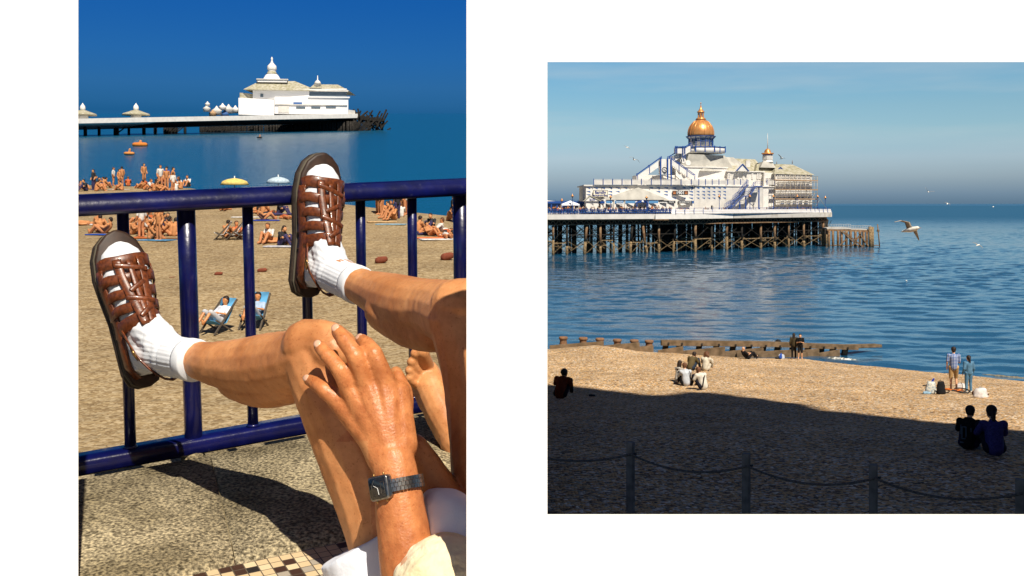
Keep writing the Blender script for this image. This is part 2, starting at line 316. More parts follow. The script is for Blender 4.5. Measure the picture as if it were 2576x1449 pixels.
me = bpy.data.meshes.new('sea'); me.vertices.add(len(co)); me.vertices.foreach_set('co', co.ravel()); me.loops.add(fc.size); me.loops.foreach_set('vertex_index', fc.ravel()); me.polygons.add(len(fc)); me.polygons.foreach_set('loop_start', np.arange(0, fc.size, 4)); me.polygons.foreach_set('loop_total', np.full(len(fc), 4)); me.update(); me.validate(); me.polygons.foreach_set('use_smooth', np.ones(len(fc), bool))
o = link('sea', me, M['sea_near']); o['kind'] = 'structure'
# unseen blocker added to shade the beach: outline traced from the wanted shadow edge
HP = -6.0
def toS(p): t = (p.y-HP)/(-S.y); return p+S*t
edge = [(1360, 966), (1420, 970), (1470, 974), (1540, 983), (1611, 992), (1662, 995), (1700, 990), (1726, 986), (1790, 987), (1860, 997), (1932, 1010), (2050, 1028), (2182, 1043), (2300, 1055), (2432, 1067), (2576, 1084), (2900, 1108), (3300, 1140)]
top = [toS(ground(a, c)) for a, c in edge]
left = [toS(V((-.3, y, -5.6 if y < 25 else gz(0, y)))) for y in (6, 12, 18, 24, 30, 36, 40)]
poly = [V((left[0].x-.5, HP, -6))]+left+top+[V((top[-1].x+30, HP, top[-1].z-6)), V((top[-1].x+60, HP, -6))]
M['shade_blocker'] = mat('shade_blocker_surface', (.10, .13, .05), .9, .2, nscale=.3, col2=(.35, .33, .28), bump=.5, bscale=2)
b = MB(); b.prism(poly, (3.0, -26, 0)); o = b.build('shade_blocker', M['shade_blocker']); o['kind'] = 'structure'
# wet gleam and breaking wavelet
b = MB()
def wave(pts, w, h):
    r = []
    for i, p in enumerate(pts):
        k = math.sin(math.pi*i/(len(pts)-1)); hh = h*k*(.6+.5*random.random()); ww = w*(.4+.6*k)*(.8+.4*random.random())
        r.append([p+V((0, -ww, -.15)), p+V((0, -ww*.4, hh*.7)), p+V((0, 0, hh)), p+V((0, ww*.6, hh*.3)), p+V((0, ww, -.15))])
    b.loft(r, False, False)
def seapt(px, py): d = -SEA*F/(py-HY); return P(px, py, d)
wave([seapt(2066+i*3.6, 901+(i/26)*5+random.uniform(-.8, .8)) for i in range(27)], .35, .14)
o = b.build('breaking_wave', M['foam'], recalc=False); o['kind'] = 'structure'
b = MB(); wave([seapt(2470+i*6, 941+i*.55+random.uniform(-.5, .5)) for i in range(24)], .28, .07); o = b.build('shore_foam', mat('muddy_foam', (.22, .19, .13), .5, .4, nscale=6, namt=.3), recalc=False); o['kind'] = 'structure'
# ------------------------------------------------------------------ groyne
g = empty('groyne', P(1800, 890, 76)); tag(g, 'long weathered timber groyne with planks and heavy beam running into the sea', 'groyne')
g0 = g.location.copy()
def GD(px): return 69.3+(px-1377)/823*1.5
def GP(px, py, dd=0): return P(px, py, GD(px)+dd)-g0
def plank(pa, pb, ya0, ya1, yb0, yb1, t=.22, dd=0, name='plank', m='wood'):
    q = MB(); a = [GP(pa, ya0, dd), GP(pb, yb0, dd), GP(pb, yb1, dd), GP(pa, ya1, dd)]; q.hexa(a, [p+V((0, t, 0)) for p in a]); q.build(name, M[m], g)
for i, (pa, pb, t0, t1, b0, b1) in enumerate([(1383, 1519, 869.6, 859, 892, 892), (1519.5, 1609, 870, 862, 892, 892), (1609.5, 1644, 872.5, 870, 892, 892), (1656, 1719, 882, 871.5, 900, 904), (1719.5, 1824, 883, 873, 902, 908), (1824.5, 1921, 885, 875, 906, 912), (1921.5, 2061, 890, 878, 912, 914), (2061.5, 2113, 889, 880, 912, 912)]):
    plank(pa, pb, b0, t0, b1, t1, dd=-.85-.02*i)
for pa, pb, t0, t1, b0, b1 in [(1854, 1993, 888, 880.5, 914, 914), (1915, 2032, 895, 886, 916, 916)]: plank(pa, pb, b0, t0, b1, t1, .2, -1.25)
def beam(pa, pb, ya, yb, h):
    q = MB(); q.bar(GP(pa, ya, -.4), GP(pb, yb, -.4), .3, h); q.build('beam', M['wood'], g)
beam(1663, 1938, 862, 865.5, .37); beam(1938.5, 2158, 865.5, 874, .34)
q = MB(); q.bar(GP(2120, 871, -.1), GP(2206, 869.0, .9), .4, .22); q.bar(GP(2122, 873.5, -.1), GP(2215, 869.8, 1.0), .3, .2); q.build('beam', M['wood'], g)
for px in (1676, 1710, 1760, 1803, 1845, 1885, 1921, 1957, 1995, 2033, 2067, 2096, 2127):
    q = MB(); y = 862+(px-1676)/450*12; a = GP(px, y, 0); q.bar(a, a+V((-.25, 0, -1.35)), .34, .36, up=V((0, 1, 0))); q.build('post', M['wood'], g)
    q = MB(); q.bar(GP(px+6, y+1.5, -.62), GP(px+6, y+1.5, -.5), .12); q.build('bolt', M['iron'], g)
for px, y0, y1 in [(1417, 848, 868), (1467, 849.5, 866), (1509, 851.5, 862), (1553, 854, 868), (1595.5, 855.5, 864), (1633, 857, 872)]:
    q = MB(); a = GP(px, y0, .3); q.lathe(a+V((0, 0, -1.2)), [(.32, 0), (.30, .5), (.24, .95), (.25, 1.03), (.31, 1.08), (.31, 1.2), (.27, 1.23)], 12); q.build('bollard_post', M['wood2'], g)
# ------------------------------------------------------------------ rope fence in the shaded foreground
POSTS = [(1260, 1090), (1586, 1112), (1877, 1140), (2197, 1169), (2565, 1205)]
tops = [P(px, py, 4.3*F/(py-HY)) for px, py in POSTS]
for i, t in enumerate(tops):
    if i == 0: continue
    q = MB(); h = 1.45; rz = Matrix.Rotation(math.radians(-28), 3, 'Z'); q.box((0, 0, -h/2), (.125, .125, h), rz); o = q.build('rope_post', M['postwood'], bevel=.008); o.location = t
    q = MB(); q.cone((0.06, -.08, -.2), .022, (0.09, -.05, -.2), .022, 8); q.build('rope_hole', M['black'], o)
    tag(o, ['', 'square timber rope post in the shade, leftmost of the four', 'square timber rope post in the shade, second from the left', 'square timber rope post in the shade, third from the left', 'square timber rope post cut by the right edge of the frame'][i], 'post', 'rope fence posts')
for i in range(4):
    a = tops[i]+V((0, 0, -.2)); c = tops[i+1]+V((0, 0, -.2)); pts = [a.lerp(c, k/24)+V((0, -.08, -.20*4*(k/24)*(1-k/24))) for k in range(25)]
    q = MB(); q.tube(pts, .02, 8); o = q.build('rope', M['rope'])
    tag(o, ['sagging grey rope running in from the left edge to the first post', 'sagging grey rope between the first and second posts', 'sagging grey rope between the second and third posts', 'sagging grey rope between the third post and the right edge'][i], 'rope', 'ropes between the posts')
# ------------------------------------------------------------------ pier: depth along its front
FD = [(1300, 203), (1377, 205), (1700, 216), (1735, 217), (2093, 250), (2250, 264)]
def fd(px): return lerpk(FD, px)
def W(px, py, off=0): return P(px, py, fd(px)+off)
def zr(py, D): return (HY-py)/F*D
def XY(px, off=0): d = fd(px)+off; return V(((px-CX)/F*d, d, 0))
pier = empty('pier', XY(1735)+V((0, 0, SEA))); tag(pier, 'long white decked pier on rusty iron piles over the sea', 'pier'); pp = pier.location.copy()
def band(mb, pa, pb, z0, z1, off=0, t=1.0, n=6):
    pxs = [pa]+[k for k, _ in FD if pa < k < pb]+[pb]
    for a, c in zip(pxs, pxs[1:]):
        A = XY(a, off)-V((pp.x, pp.y, 0)); B = XY(c, off)-V((pp.x, pp.y, 0)); q = [A+V((0, 0, z0-pp.z)), B+V((0, 0, z0-pp.z)), B+V((0, 0, z1-pp.z)), A+V((0, 0, z1-pp.z))]
        mb.hexa(q, [p+V((0, t, 0)) for p in q])
DZ = -2.25
q = MB(); band(q, 1300, 2093, DZ-.35, DZ, .6, 46); q.build('deck', M['fascia'], pier)
q = MB(); band(q, 1300, 1648, -3.3, DZ-.02, 0, .35); q.build('fascia_board', M['white2'], pier)
q = MB(); band(q, 1649, 1845, -3.35, DZ-.02, -.5, .45); q.build('fascia_board', M['white'], pier)
q = MB(); band(q, 1846, 2093, -3.35, DZ+.02, -.5, .45); q.build('fascia_board', M['fascia'], pier)
q = MB()
for a, c in [(1690, 1735), (1735, 2093)]:
    A = XY(a, -.5)-pp; B = XY(c, -.5)-pp; lo = DZ+.05; hi = DZ+.95
    q.hexa([A+V((0, .3, lo)), B+V((0, .3, lo)), B+V((0, 1.1, hi)), A+V((0, 1.1, hi))], [A+V((0, .5, lo)), B+V((0, .5, lo)), B+V((0, 1.3, hi)), A+V((0, 1.3, hi))])
q.build('bench_back', M['white'], pier)
# truss girder under the deck
q = MB(); band(q, 1300, 2080, -3.62, -3.42, 1.2, .4); band(q, 1300, 2080, -4.55, -4.30, 1.2, .5)
q.build('girder', M['rust'], pier)
q = MB()
n = 0; px = 1300.0
while px < 2076:
    A = XY(px, 1.4)-pp; B = XY(px+7, 1.4)-pp; Cc = XY(px+14, 1.4)-pp; A.z = Cc.z = -4.4-pp.z; B.z = -3.5-pp.z
    q.bar(A, B, .16); q.bar(B, Cc, .16); px += 14
q.build('girder_lattice', M['rust'], pier)
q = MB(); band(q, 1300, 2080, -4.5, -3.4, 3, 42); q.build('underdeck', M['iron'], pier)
# piles: six rows, brace work between them
random.seed(3)
brace = MB(); nb = 0
ROWS = [1.6, 8, 15, 22, 30, 39]
for ri, off in enumerate(ROWS):
    px = 1312.0+ri*4; prev = None
    while px < 2088-ri*2:
        A = XY(px, off)-pp; A.z = 0; lean = random.choice([0, 0, 0, 0, .9, -.5]) if ri == 0 else random.uniform(-.15, .15)
        topz = -4.45-SEA; r = random.uniform(.22, .33)
        q = MB(); q.mi = 0; base = A+V((lean, 0, -1.0)); mid = A+V((lean*.55, 0, random.uniform(1.4, 3.2))); tp = A+V((0, 0, topz))
        q.tube([base, A+V((lean*.8, 0, 1.2)), mid], [r*1.25, r*1.15, r*1.0], 8); q.mi = 1; q.tube([mid, tp], r, 8)
        q.build('pile', [M['algae'], M['rust'] if ri == 0 and random.random() < .75 else M['iron']], pier); nb += 1
        if prev is not None:
            for zl, zh in ((.3, 2.9), (2.9, topz-.1)):
                if random.random() < .95: brace.mi = 0 if (zl < 1 and ri < 2) else 1; brace.bar(prev+V((0, 0, zl)), A+V((0, 0, zh)), .075)
                if random.random() < .95: brace.bar(prev+V((0, 0, zh)), A+V((0, 0, zl)), .075)
            zz = 2.6 if ri < 3 else 3.1
            zz += random.uniform(-.5, .3); brace.mi = 0
            if random.random() < .6: brace.bar(prev+V((0, 0, zz)), A+V((0, 0, zz+random.uniform(-.15, .15))), .17)
            if random.random() < .45: brace.mi = 1; brace.bar(prev+V((0, 0, 4.1)), A+V((0, 0, 4.1)), .15)
            if ri == 0:
                for k in range(4):
                    a0 = A+V((lean*.8, -.1, 1.9)); ang = random.uniform(0, math.pi*2); brace.mi = 0; brace.bar(a0, a0+V((math.cos(ang)*1.3, -.2, math.sin(ang)*1.1)), .09)
        prev = A; px += random.uniform(26, 50) if (px < 1650) else random.uniform(20, 30)*(1+.25*(ri > 0))*1.7
brace.build('cross_bracing', [M['algae'], M['iron']], pier)['kind'] = 'stuff'
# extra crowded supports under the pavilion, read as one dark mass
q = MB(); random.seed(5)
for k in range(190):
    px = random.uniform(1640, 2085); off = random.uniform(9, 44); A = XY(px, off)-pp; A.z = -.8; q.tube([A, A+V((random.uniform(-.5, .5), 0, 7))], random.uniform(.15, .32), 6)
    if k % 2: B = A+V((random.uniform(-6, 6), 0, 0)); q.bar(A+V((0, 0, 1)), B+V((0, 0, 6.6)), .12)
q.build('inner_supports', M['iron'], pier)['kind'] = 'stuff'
# railings along the edge
rl_ = empty('pier_railing', XY(1535)+V((0, 0, DZ))); tag(rl_, 'blue painted railing along the open left terrace of the pier', 'railing'); r0 = rl_.location.copy()
q = MB()
for z in (.35, .7, 1.05):
    for a, c in ((1300, 1377), (1377, 1690)): q.bar(XY(a, .3)-r0+V((0, 0, DZ+z)), XY(c, .3)-r0+V((0, 0, DZ+z)), .09)
q.build('rail', M['blue'], rl_)
q = MB(); px = 1302
while px < 1690: A = XY(px, .3)-r0; A.z = 0; q.bar(A, A+V((0, 0, 1.1)), .1); px += 4.6
q.build('balusters', M['blue'], rl_)
rr_ = empty('pier_railing', XY(1900)+V((0, 0, DZ))); tag(rr_, 'blue curved railing over the white slatted bench back, right part of pier', 'railing'); r0 = rr_.location.copy()
q = MB(); band_pts = [1700, 1735, 2093]
for (dy, z) in ((1.15, 1.25), (.7, .75), (.25, .2)):
    for a, c in zip(band_pts, band_pts[1:]): q.bar(XY(a, -.5+dy-.15)-r0+V((0, 0, DZ+z)), XY(c, -.5+dy-.15)-r0+V((0, 0, DZ+z)), .08)
q.build('rail', M['blue'], rr_)
px = 1700; k = 0
while px <= 2093:
    A = XY(px, -.5)-r0; A.z = 0; q = MB(); q.tube([A+V((0, -.1, -.1)), A+V((.05, .15, .35)), A+V((.1, .5, .85)), A+V((.25, .95, 1.25))], .055, 6); q.build('rail_post', M['blue'], rr_); px += 10.7 if px > 1800 else 23
# ------------------------------------------------------------------ pavilion
pav = empty('pavilion', XY(1745, 4)+V((0, 0, DZ))); tag(pav, 'large white seaside pavilion with golden dome, clock gable and blue trimmed terraces', 'pavilion'); v0 = pav.location.copy()
def face(pa, pb, ybot, ytop, offa, offb, t=8, name='wall', m='white', zref=None, par=None, org=None, bev=0):
    """wall block between two picture columns; heights are level, taken at its left end"""
    org = v0 if org is None else org
    A = XY(pa, offa)-org; B = XY(pb, offb)-org; D = fd(pa)+offa; z0 = zr(ybot, D)-org.z; z1 = zr(ytop, D)-org.z
    A.z = B.z = 0; q = MB(); a = [A+V((0, 0, z0)), B+V((0, 0, z0)), B+V((0, 0, z1)), A+V((0, 0, z1))]
    q.hexa(a, [p+V((0, t, 0)) for p in a]); return q.build(name, M[m], par or pav)
F1, F2, F3, F4, F5, F6 = (1474, 1745.5, 9, 7), (1746, 1919, 7, 5), (1919.5, 1950, 5.2, 5), (1951, 2043, 4, 4), (1829.5, 1922, 11, 9), (1922.5, 1951, 7, 6.5)
def wp(px, py, off):
    if isinstance(off, tuple):      # (wall, distance in front of it)
        (pa, pb, oa, ob), proud = off; A = XY(pa, oa); B = XY(pb, ob); k_ = (px-CX)/F; d = B-A; t = (k_*A.y-A.x)/(d.x-k_*d.y); return P(px, py, A.y+d.y*t-proud)-v0
    return P(px, py, fd(px)+off)-v0
face(1474, 1745.5, 532, 466.5, 9, 7, 22)
face(1746, 1919, 532, 466.8, 7, 5, 24, m='white2')
face(1919.5, 1950, 532, 468, 5.2, 5, 24)
face(1951, 2043, 532, 437.5, 4, 4, 22)
face(1469, 1745.5, 467.5, 464.8, 8.6, 6.6, 23, 'terrace_floor', 'white'); face(1746, 1951, 467.5, 464.9, 6.6, 4.6, 24, 'terrace_floor', 'white')
face(1700, 1829, 466, 419, 14, 12, 12); face(1697, 1832, 420, 417.5, 13.6, 11.6, 13, 'cornice', 'white')
face(1829.5, 1922, 467, 430.5, 11, 9, 12, m='white2'); face(1829, 1924, 431.5, 429, 10.4, 8.4, 12.5, 'cornice')
face(1922.5, 1951, 468, 434, 7, 6.5, 14); face(1604, 1700, 466, 440, 16, 14.5, 10)
# roofs
def roof(base, top_, m='roofw', name='roof'):
    """base and top: lists of 4 (px, py, off) in the order front left, front right, back right, back left"""
    q = MB(); a = [wp(*k) for k in base]; c = [wp(*k) for k in top_]; q.hexa(a, c); return q.build(name, M[m], pav)
def back(px, py, off, extra):   # a point behind (px,py,off) at the same height and x
    p = wp(px, py, off); return p+V((0, extra, 0))
def roofz(pl, pr, yb, pl2, pr2, yt, off, dep, inset, m='roofw'):
    a0 = wp(pl, yb, off); a1 = wp(pr, yb, off); a1.z = a0.z
    c0 = wp(pl2, yt, off+inset); c1 = wp(pr2, yt, off+inset); c1.z = c0.z
    a = [a0, a1, a1+V((0, dep, 0)), a0+V((0, dep, 0))]; c = [c0, c1, c1+V((0, max(.3, dep-2*inset), 0)), c0+V((0, max(.3, dep-2*inset), 0))]
    q = MB(); q.hexa(a, c); return q.build('roof', M[m], pav)
roofz(1682, 1845, 419, 1712, 1823, 386.5, 13.4, 17, 1.2)
roofz(1762, 1900, 429.5, 1800, 1845, 394, 12.5, 18, 6)
roofz(1829, 1926, 430, 1843, 1900, 398.5, 12, 16, 7, 'roofm')
roofz(1900, 1953, 434, 1905, 1940, 412.5, 9, 14, 4, 'roofm')
roofz(1948, 2050, 437.5, 1951, 1994, 412.5, 3.4, 24, 10, 'roofm')
roofz(1913, 1952, 421, 1919.5, 1943.5, 407, 9, 7, 1.6)
for ax, ay, h in ((1868, 430, 12), (1963, 435, 9)):
    a = wp(ax-16, ay, 8.4); c = wp(ax+16, ay, 8.4); t = wp(ax, ay-h-4, 8.4); c.z = a.z; q = MB(); q.prism([a, c, t], (0, 5, 0)); q.build('gable', M['white'], pav)
    q = MB(); q.bar(a+V((0, -.15, 0)), t+V((0, -.15, .1)), .12, .22); q.bar(c+V((0, -.15, 0)), t+V((0, -.15, .1)), .12, .22); q.build('bargeboard', M['blue'], pav)
# chimneys / finials
q = MB(); a = wp(1881, 412, 12); q.box(a, (1.0, 1.0, 1.6)); q.build('chimney', M['white2'], pav)
for px, y0, y1, off in ((1993, 412, 403, 13), (1954, 412, 406, 13)): q = MB(); q.tube([wp(px, y0, off), wp(px, y1, off)], [.12, .03], 6); q.build('finial', M['rust'], pav)
# central platform, drum, dome
def R(px): return px/F*(fd(1763)+21)
dc = wp(1763, 371, 21); k = lambda py: zr(py, fd(1763)+21)-v0.z
q = MB(); q.lathe((dc.x, dc.y, 0), [(R(60), k(387)), (R(60), k(385)), (R(59), k(384.6))], 8, math.pi/8); q.build('platform', M['white'], pav)
q = MB(); q.lathe((dc.x, dc.y, 0), [(R(60.5), k(386)), (R(60.5), k(373)), (R(59.2), k(373)), (R(59.2), k(386))], 8, math.pi/8); q.build('parapet', M['white'], pav)
for i in range(8):
    a = math.pi/8+i*math.pi/4; c = math.pi/8+(i+1)*math.pi/4
    A = V((dc.x+math.cos(a)*R(61), dc.y+math.sin(a)*R(61), 0)); B = V((dc.x+math.cos(c)*R(61), dc.y+math.sin(c)*R(61), 0))
    q = MB(); q.bar(A+V((0, 0, k(385))), A+V((0, 0, k(369.5))), .24); q.bar((A+B)/2+V((0, 0, k(385))), (A+B)/2+V((0, 0, k(370))), .2); q.bar(A+V((0, 0, k(372.2))), B+V((0, 0, k(372.2))), .16); q.build('parapet_post', M['blue'], pav)
q = MB(); q.lathe((dc.x, dc.y, 0), [(R(29), k(386)), (R(29), k(348)), (R(33), k(345)), (R(33), k(344))], 16, math.pi/16); q.build('drum', M['white'], pav)
for i in range(16):
    a = math.pi/16+i*math.pi/8; d = V((math.cos(a), math.sin(a), 0)); A = V((dc.x, dc.y, 0))+d*R(30.2)
    q = MB(); q.bar(A+V((0, 0, k(386))), A+V((0, 0, k(350.5))), .15); q.bar(A+V((0, 0, k(351))), A+d*R(6)+V((0, 0, k(344.5))), .12); q.build('drum_post', M['blue'], pav)
    a += math.pi/16; d = V((math.cos(a), math.sin(a), 0)); t = V((-d.y, d.x, 0)); A = V((dc.x, dc.y, 0))+d*R(28.9)
    rot = Matrix.Rotation(a+math.pi/2, 3, 'Z')
    if d.y < .3 and i % 2:
        q = MB(); q.box(A+V((0, 0, k(361.5))), (.55, .12, .85), rot); q.build('window', M['glass'], pav)
        for s_ in (-1, 1): q = MB(); q.box(A+t*.2*s_+V((0, 0, k(353.5))), (.26, .12, .32), rot); q.build('window', M['glass'], pav)
for yy in (356.5, 350.8):
    q = MB(); q.lathe((dc.x, dc.y, 0), [(R(29), k(yy+.7)), (R(30.4), k(yy+.7)), (R(30.4), k(yy-.3)), (R(29), k(yy-.3))], 32); q.build('drum_band', M['blue'], pav)
q = MB(); q.lathe((dc.x, dc.y, 0), [(R(34), k(344.6)), (R(37.5), k(344.2)), (R(37.5), k(343.2)), (R(33), k(342.8))], 32); q.build('drum_cornice', M['blue'], pav)
q = MB(); q.lathe((dc.x, dc.y, 0), [(R(32), k(343)), (R(32.7), k(338)), (R(32.5), k(332)), (R(31), k(325)), (R(28), k(318)), (R(23.5), k(311.5)), (R(18.5), k(306.5)), (R(14), k(303.5)), (R(12), k(302.5)), (R(12), k(301)), (R(13.5), k(300.5)), (R(11), k(298)), (R(9.8), k(296.5))], 64)
dome = q.build('dome', M['copper'], pav)
for i in range(16):
    a = i*math.pi/8+.1; d = V((math.cos(a), math.sin(a), 0)); q = MB(); q.tube([V((dc.x, dc.y, k(yy)))+d*R(rr2) for yy, rr2 in ((343, 32.2), (338, 33), (332, 32.8), (325, 31.3), (318, 28.3), (311.5, 23.7), (306.5, 18.7), (303.5, 14.2))], .055, 5); q.build('dome_rib', M['copper'], dome)
q = MB(); q.lathe((dc.x, dc.y, 0), [(R(8), k(298)), (R(8), k(295.5)), (R(3.5), k(295)), (R(3.5), k(284)), (R(6), k(283.5)), (R(10), k(282.6)), (R(9.5), k(281.4)), (R(6), k(278)), (R(3), k(273)), (R(1.6), k(268)), (R(1.4), k(266)), (R(.8), k(264)), (R(.6), k(261.5)), (R(1.5), k(260.3)), (R(1.5), k(259)), (R(.3), k(257.6))], 12); q.build('lantern', M['copper'], pav)
for i in range(6):
    a = i*math.pi/3+.3; q = MB(); q.bar(V((dc.x+math.cos(a)*R(6.8), dc.y+math.sin(a)*R(6.8), k(295.8))), V((dc.x+math.cos(a)*R(6.8), dc.y+math.sin(a)*R(6.8), k(283.4))), .28); q.build('lantern_column', M['copper'], pav)
q = MB(); a = wp(1793-8, 401, 19); 
# turret
tcn = wp(1931, 400, 12); kt = lambda py: zr(py, fd(1931)+12)-v0.z; RT = lambda x: x/F*(fd(1931)+12)
q = MB(); q.lathe((tcn.x, tcn.y, 0), [(RT(14), kt(409)), (RT(14), kt(406.5)), (RT(12), kt(405.5)), (RT(12), kt(388))], 8, math.pi/8); q.build('turret', M['white'], pav)
q = MB(); q.lathe((tcn.x, tcn.y, 0), [(RT(12.6), kt(390)), (RT(12.6), kt(388.6))], 8, math.pi/8); q.build('turret_band', M['blue'], pav)
for i in (4, 5, 6, 7):
    a = i*math.pi/4; d = V((math.cos(a), math.sin(a), 0)); q = MB(); q.box(V((tcn.x, tcn.y, kt(397)))+d*RT(11.2), (.9, .12, 1.0), Matrix.Rotation(a+math.pi/2, 3, 'Z')); q.build('louvre', M['white2'], pav)
q = MB(); q.lathe((tcn.x, tcn.y, 0), [(RT(13), kt(388.4)), (RT(15), kt(387.6)), (RT(15.3), kt(385)), (RT(13), kt(384.6)), (RT(8.2), kt(384.4)), (RT(8), kt(380.5)), (RT(6), kt(376.6)), (RT(3), kt(374.4)), (RT(1), kt(373.6))], 24, math.pi/8); q.build('turret_dome', M['copper'], pav)
q = MB(); q.tube([V((tcn.x, tcn.y, kt(374))), V((tcn.x, tcn.y, kt(350))), V((tcn.x, tcn.y, kt(336)))], [RT(1.0), RT(.8), RT(.3)], 8); q.lathe((tcn.x, tcn.y, 0), [(RT(.3), kt(338)), (RT(1.1), kt(337)), (RT(.3), kt(335.5))], 8); q.build('flagpole', M['white'], pav)
# windows on the upper storeys
def win(px0, px1, y0, y1, off, m='glass', name='window', frame=True, t=.25):
    A = wp(px0, y1, off); B = wp(px1, y1, off); Cc = wp(px1, y0, off); Dd = wp(px0, y0, off); mid = (A+Cc)/2
    q = MB(); q.hexa([A, B, Cc, Dd], [p+V((0, t, 0)) for p in (A, B, Cc, Dd)]); w_ = q.build(name, M[m], pav)
    if frame:
        q = MB(); e = V((0, -.06, 0))
        for a_, b_ in ((A, B), (B, Cc), (Cc, Dd), (Dd, A)): q.bar(a_+e, b_+e, .14)
        q.bar((A+B)/2+e, (Cc+Dd)/2+e, .08); q.bar((A+Dd)/2+e, (B+Cc)/2+e, .08); q.build('frame', M['white'], w_)
def offs(px, tab): return lerpk(tab, px)
T2 = [(1829.5, 11), (1922, 9), (1922.6, 7), (1951, 6.5)]
for a, c in ((1832, 1836), (1855.5, 1858), (1868.5, 1871.5), (1891, 1894), (1904.5, 1907.5), (1910, 1913.5)): win(a, c, 436, 450, (F5, .12))
for a, c in ((1927, 1931.5), (1934, 1938.5)): win(a, c, 447.5, 455.5, (F6, .12))
for i in range(8): win(1956+i*10.3, 1964.5+i*10.3, 440, 446.5, (F4, .12), frame=True)
for i in range(8): win(1956+i*10.3, 1964+i*10.3, 457.5, 462.5, (F4, .12))
for i in range(7): win(1960+i*11.5, 1965+i*11.5, 495, 498.5, (F4, .1), frame=False)
for i in range(5): win(1964+i*15, 1972+i*15, 506, 513, (F4, .1), 'tri')
for yy in (453, 470, 487, 501): face(1951, 2043, yy, yy-1.2, 3.7, 3.7, .4, 'moulding', 'white')
win(1931, 1942, 521, 528, (F3, .1)); win(1789, 1792.5, 517, 527, (F2, .1), 'black', 'doorway', False); win(1795, 1803, 518, 527, (F2, .15), 'white2', 'door', False)
face(1742, 1750, 470, 468.5, 6.5, 6.5, .5, 'lamp_bracket', 'iron')
# blue triangles in relief on the lower walls
q = MB()
cols1 = [1475.2, 1493.4, 1511.7, 1530.1, 1548.6, 1567.5, 1586, 1614, 1632.4, 1650.8, 1669.7, 1690.8, 1715, 1733]
for px in cols1:
    for y in (471.5, 480.5, 488.5, 497):
        if 1488 < px < 1528 and y > 475: continue
        if 1686 < px < 1728 and 476 < y < 490: continue
        if abs(px-1600) < (y-466)*2.8 and px < 1700: continue
        o1 = (F1, .07); a = wp(px, y, o1); c = wp(px+10.2, y, o1); e = wp(px+10.2, y+3.9, o1); q.prism([a, c, e], (0, .1, 0))
for px in [1752, 1766, 1779, 1792, 1805.7, 1818.6]:
    for y in (471.5, 480.5, 488.5, 497):
        o1 = (F2, .07); a = wp(px, y, o1); c = wp(px+7.5, y, o1); e = wp(px+7.5, y+3.9, o1); q.prism([a, c, e], (0, .1, 0))
q.build('wall_pattern', M['tri'], pav)
# terrace balustrade
q = MB(); posts = [1493.6, 1517.4, 1541.4, 1565, 1589.2, 1613.7, 1638.6, 1663, 1688.6, 1713.5, 1739.3, 1758, 1774.8, 1791.7, 1808.6, 1830.6, 1846.8, 1863, 1879.3, 1929.3, 1949]
def ot(px): return lerpk([(1469, 8.4), (1745, 6.4), (1951, 4.6)], px)
for a, c in zip(posts, posts[1:]):
    if 1870 < a < 1925 : continue
    A = wp(a, 464.5, ot(a)); B = wp(c, 464.5, ot(c)); B.z = A.z; q.hexa([A, B, B+V((0, 0, .98)), A+V((0, 0, .98))], [p+V((0, .1, 0)) for p in (A, B, B+V((0, 0, .98)), A+V((0, 0, .98)))])
    n = 12
    for i in range(n): C1 = A.lerp(B, (i+.5)/n)+V((0, .05, .95)); q.bar(C1, C1+V((0, 0, .22)), .05)
    q.bar(A+V((0, .05, 1.18)), B+V((0, .05, 1.18)), .06)
q.build('balustrade', M['white2'], pav)
for a in posts:
    A = wp(a, 465, ot(a)-.1); q = MB(); q.bar(A, A+V((0, 0, 1.35)), .15); q.build('balustrade_post', M['blue'], pav)
# clock gable with its stairs
def stair(p0, p1, off, wd, nm='stair'):
    A = wp(p0[0], p0[1], off); B = wp(p1[0], p1[1], off); st = MB(); hh = V((0, 0, 1.3))
    st.hexa([A, B, B+hh, A+hh], [x+V((0, .15, 0)) for x in (A, B, B+hh, A+hh)])
    st.hexa([x+V((0, wd, 0)) for x in (A, B, B+hh, A+hh)], [x+V((0, wd+.15, 0)) for x in (A, B, B+hh, A+hh)])
    n = 14
    for i in range(n): c = A.lerp(B, (i+.5)/n); st.box(c+V((0, wd/2, .1)), (abs(B.x-A.x)/n*1.2, wd, .1))
    s_ = st.build(nm, M['white'], pav)
    q = MB()
    for dy in (-.05, wd+.2): q.bar(A+V((0, dy, 1.75)), B+V((0, dy, 1.75)), .12)
    n = max(2, int((B-A).length/2.4))
    for i in range(n+1):
        c = A.lerp(B, i/n)
        for dy in (-.05, wd+.2): q.bar(c+V((0, dy, -.1)), c+V((0, dy, 2.0)), .14)
    q.build('handrail', M['blue'], s_)
stair((1604, 458), (1664, 415), 9.5, 1.8); stair((1688, 415), (1748, 459), 9.5, 1.8); stair((1683, 414), (1738, 380), 13, 1.8)
face(1662, 1687, 438, 400, 9, 9, 3, 'clock_tower', 'white'); 
for px in (1662, 1679.5, 1688.5):
    A = wp(px, 466, 8.8); B = wp(px, 397.5, 8.8); q = MB(); q.bar(A, B, .28); q.build('tower_post', M['blue'], pav)
face(1700, 1722, 386, 370, 12, 12, 2.5, 'stair_landing', 'white')
for px in (1699, 1703, 1718, 1723): A = wp(px, 386 if px < 1710 else 400, 11.8); B = wp(px, 367, 11.8); q = MB(); q.bar(A, B, .2); q.build('landing_post', M['blue'], pav)
q = MB(); q.bar(wp(1699, 369, 11.8), wp(1723, 369, 11.8), .14); q.build('landing_rail', M['blue'], pav)
cc = wp(1671.4, 427, 8.9); rot90 = Matrix.Rotation(math.pi/2, 3, 'X')
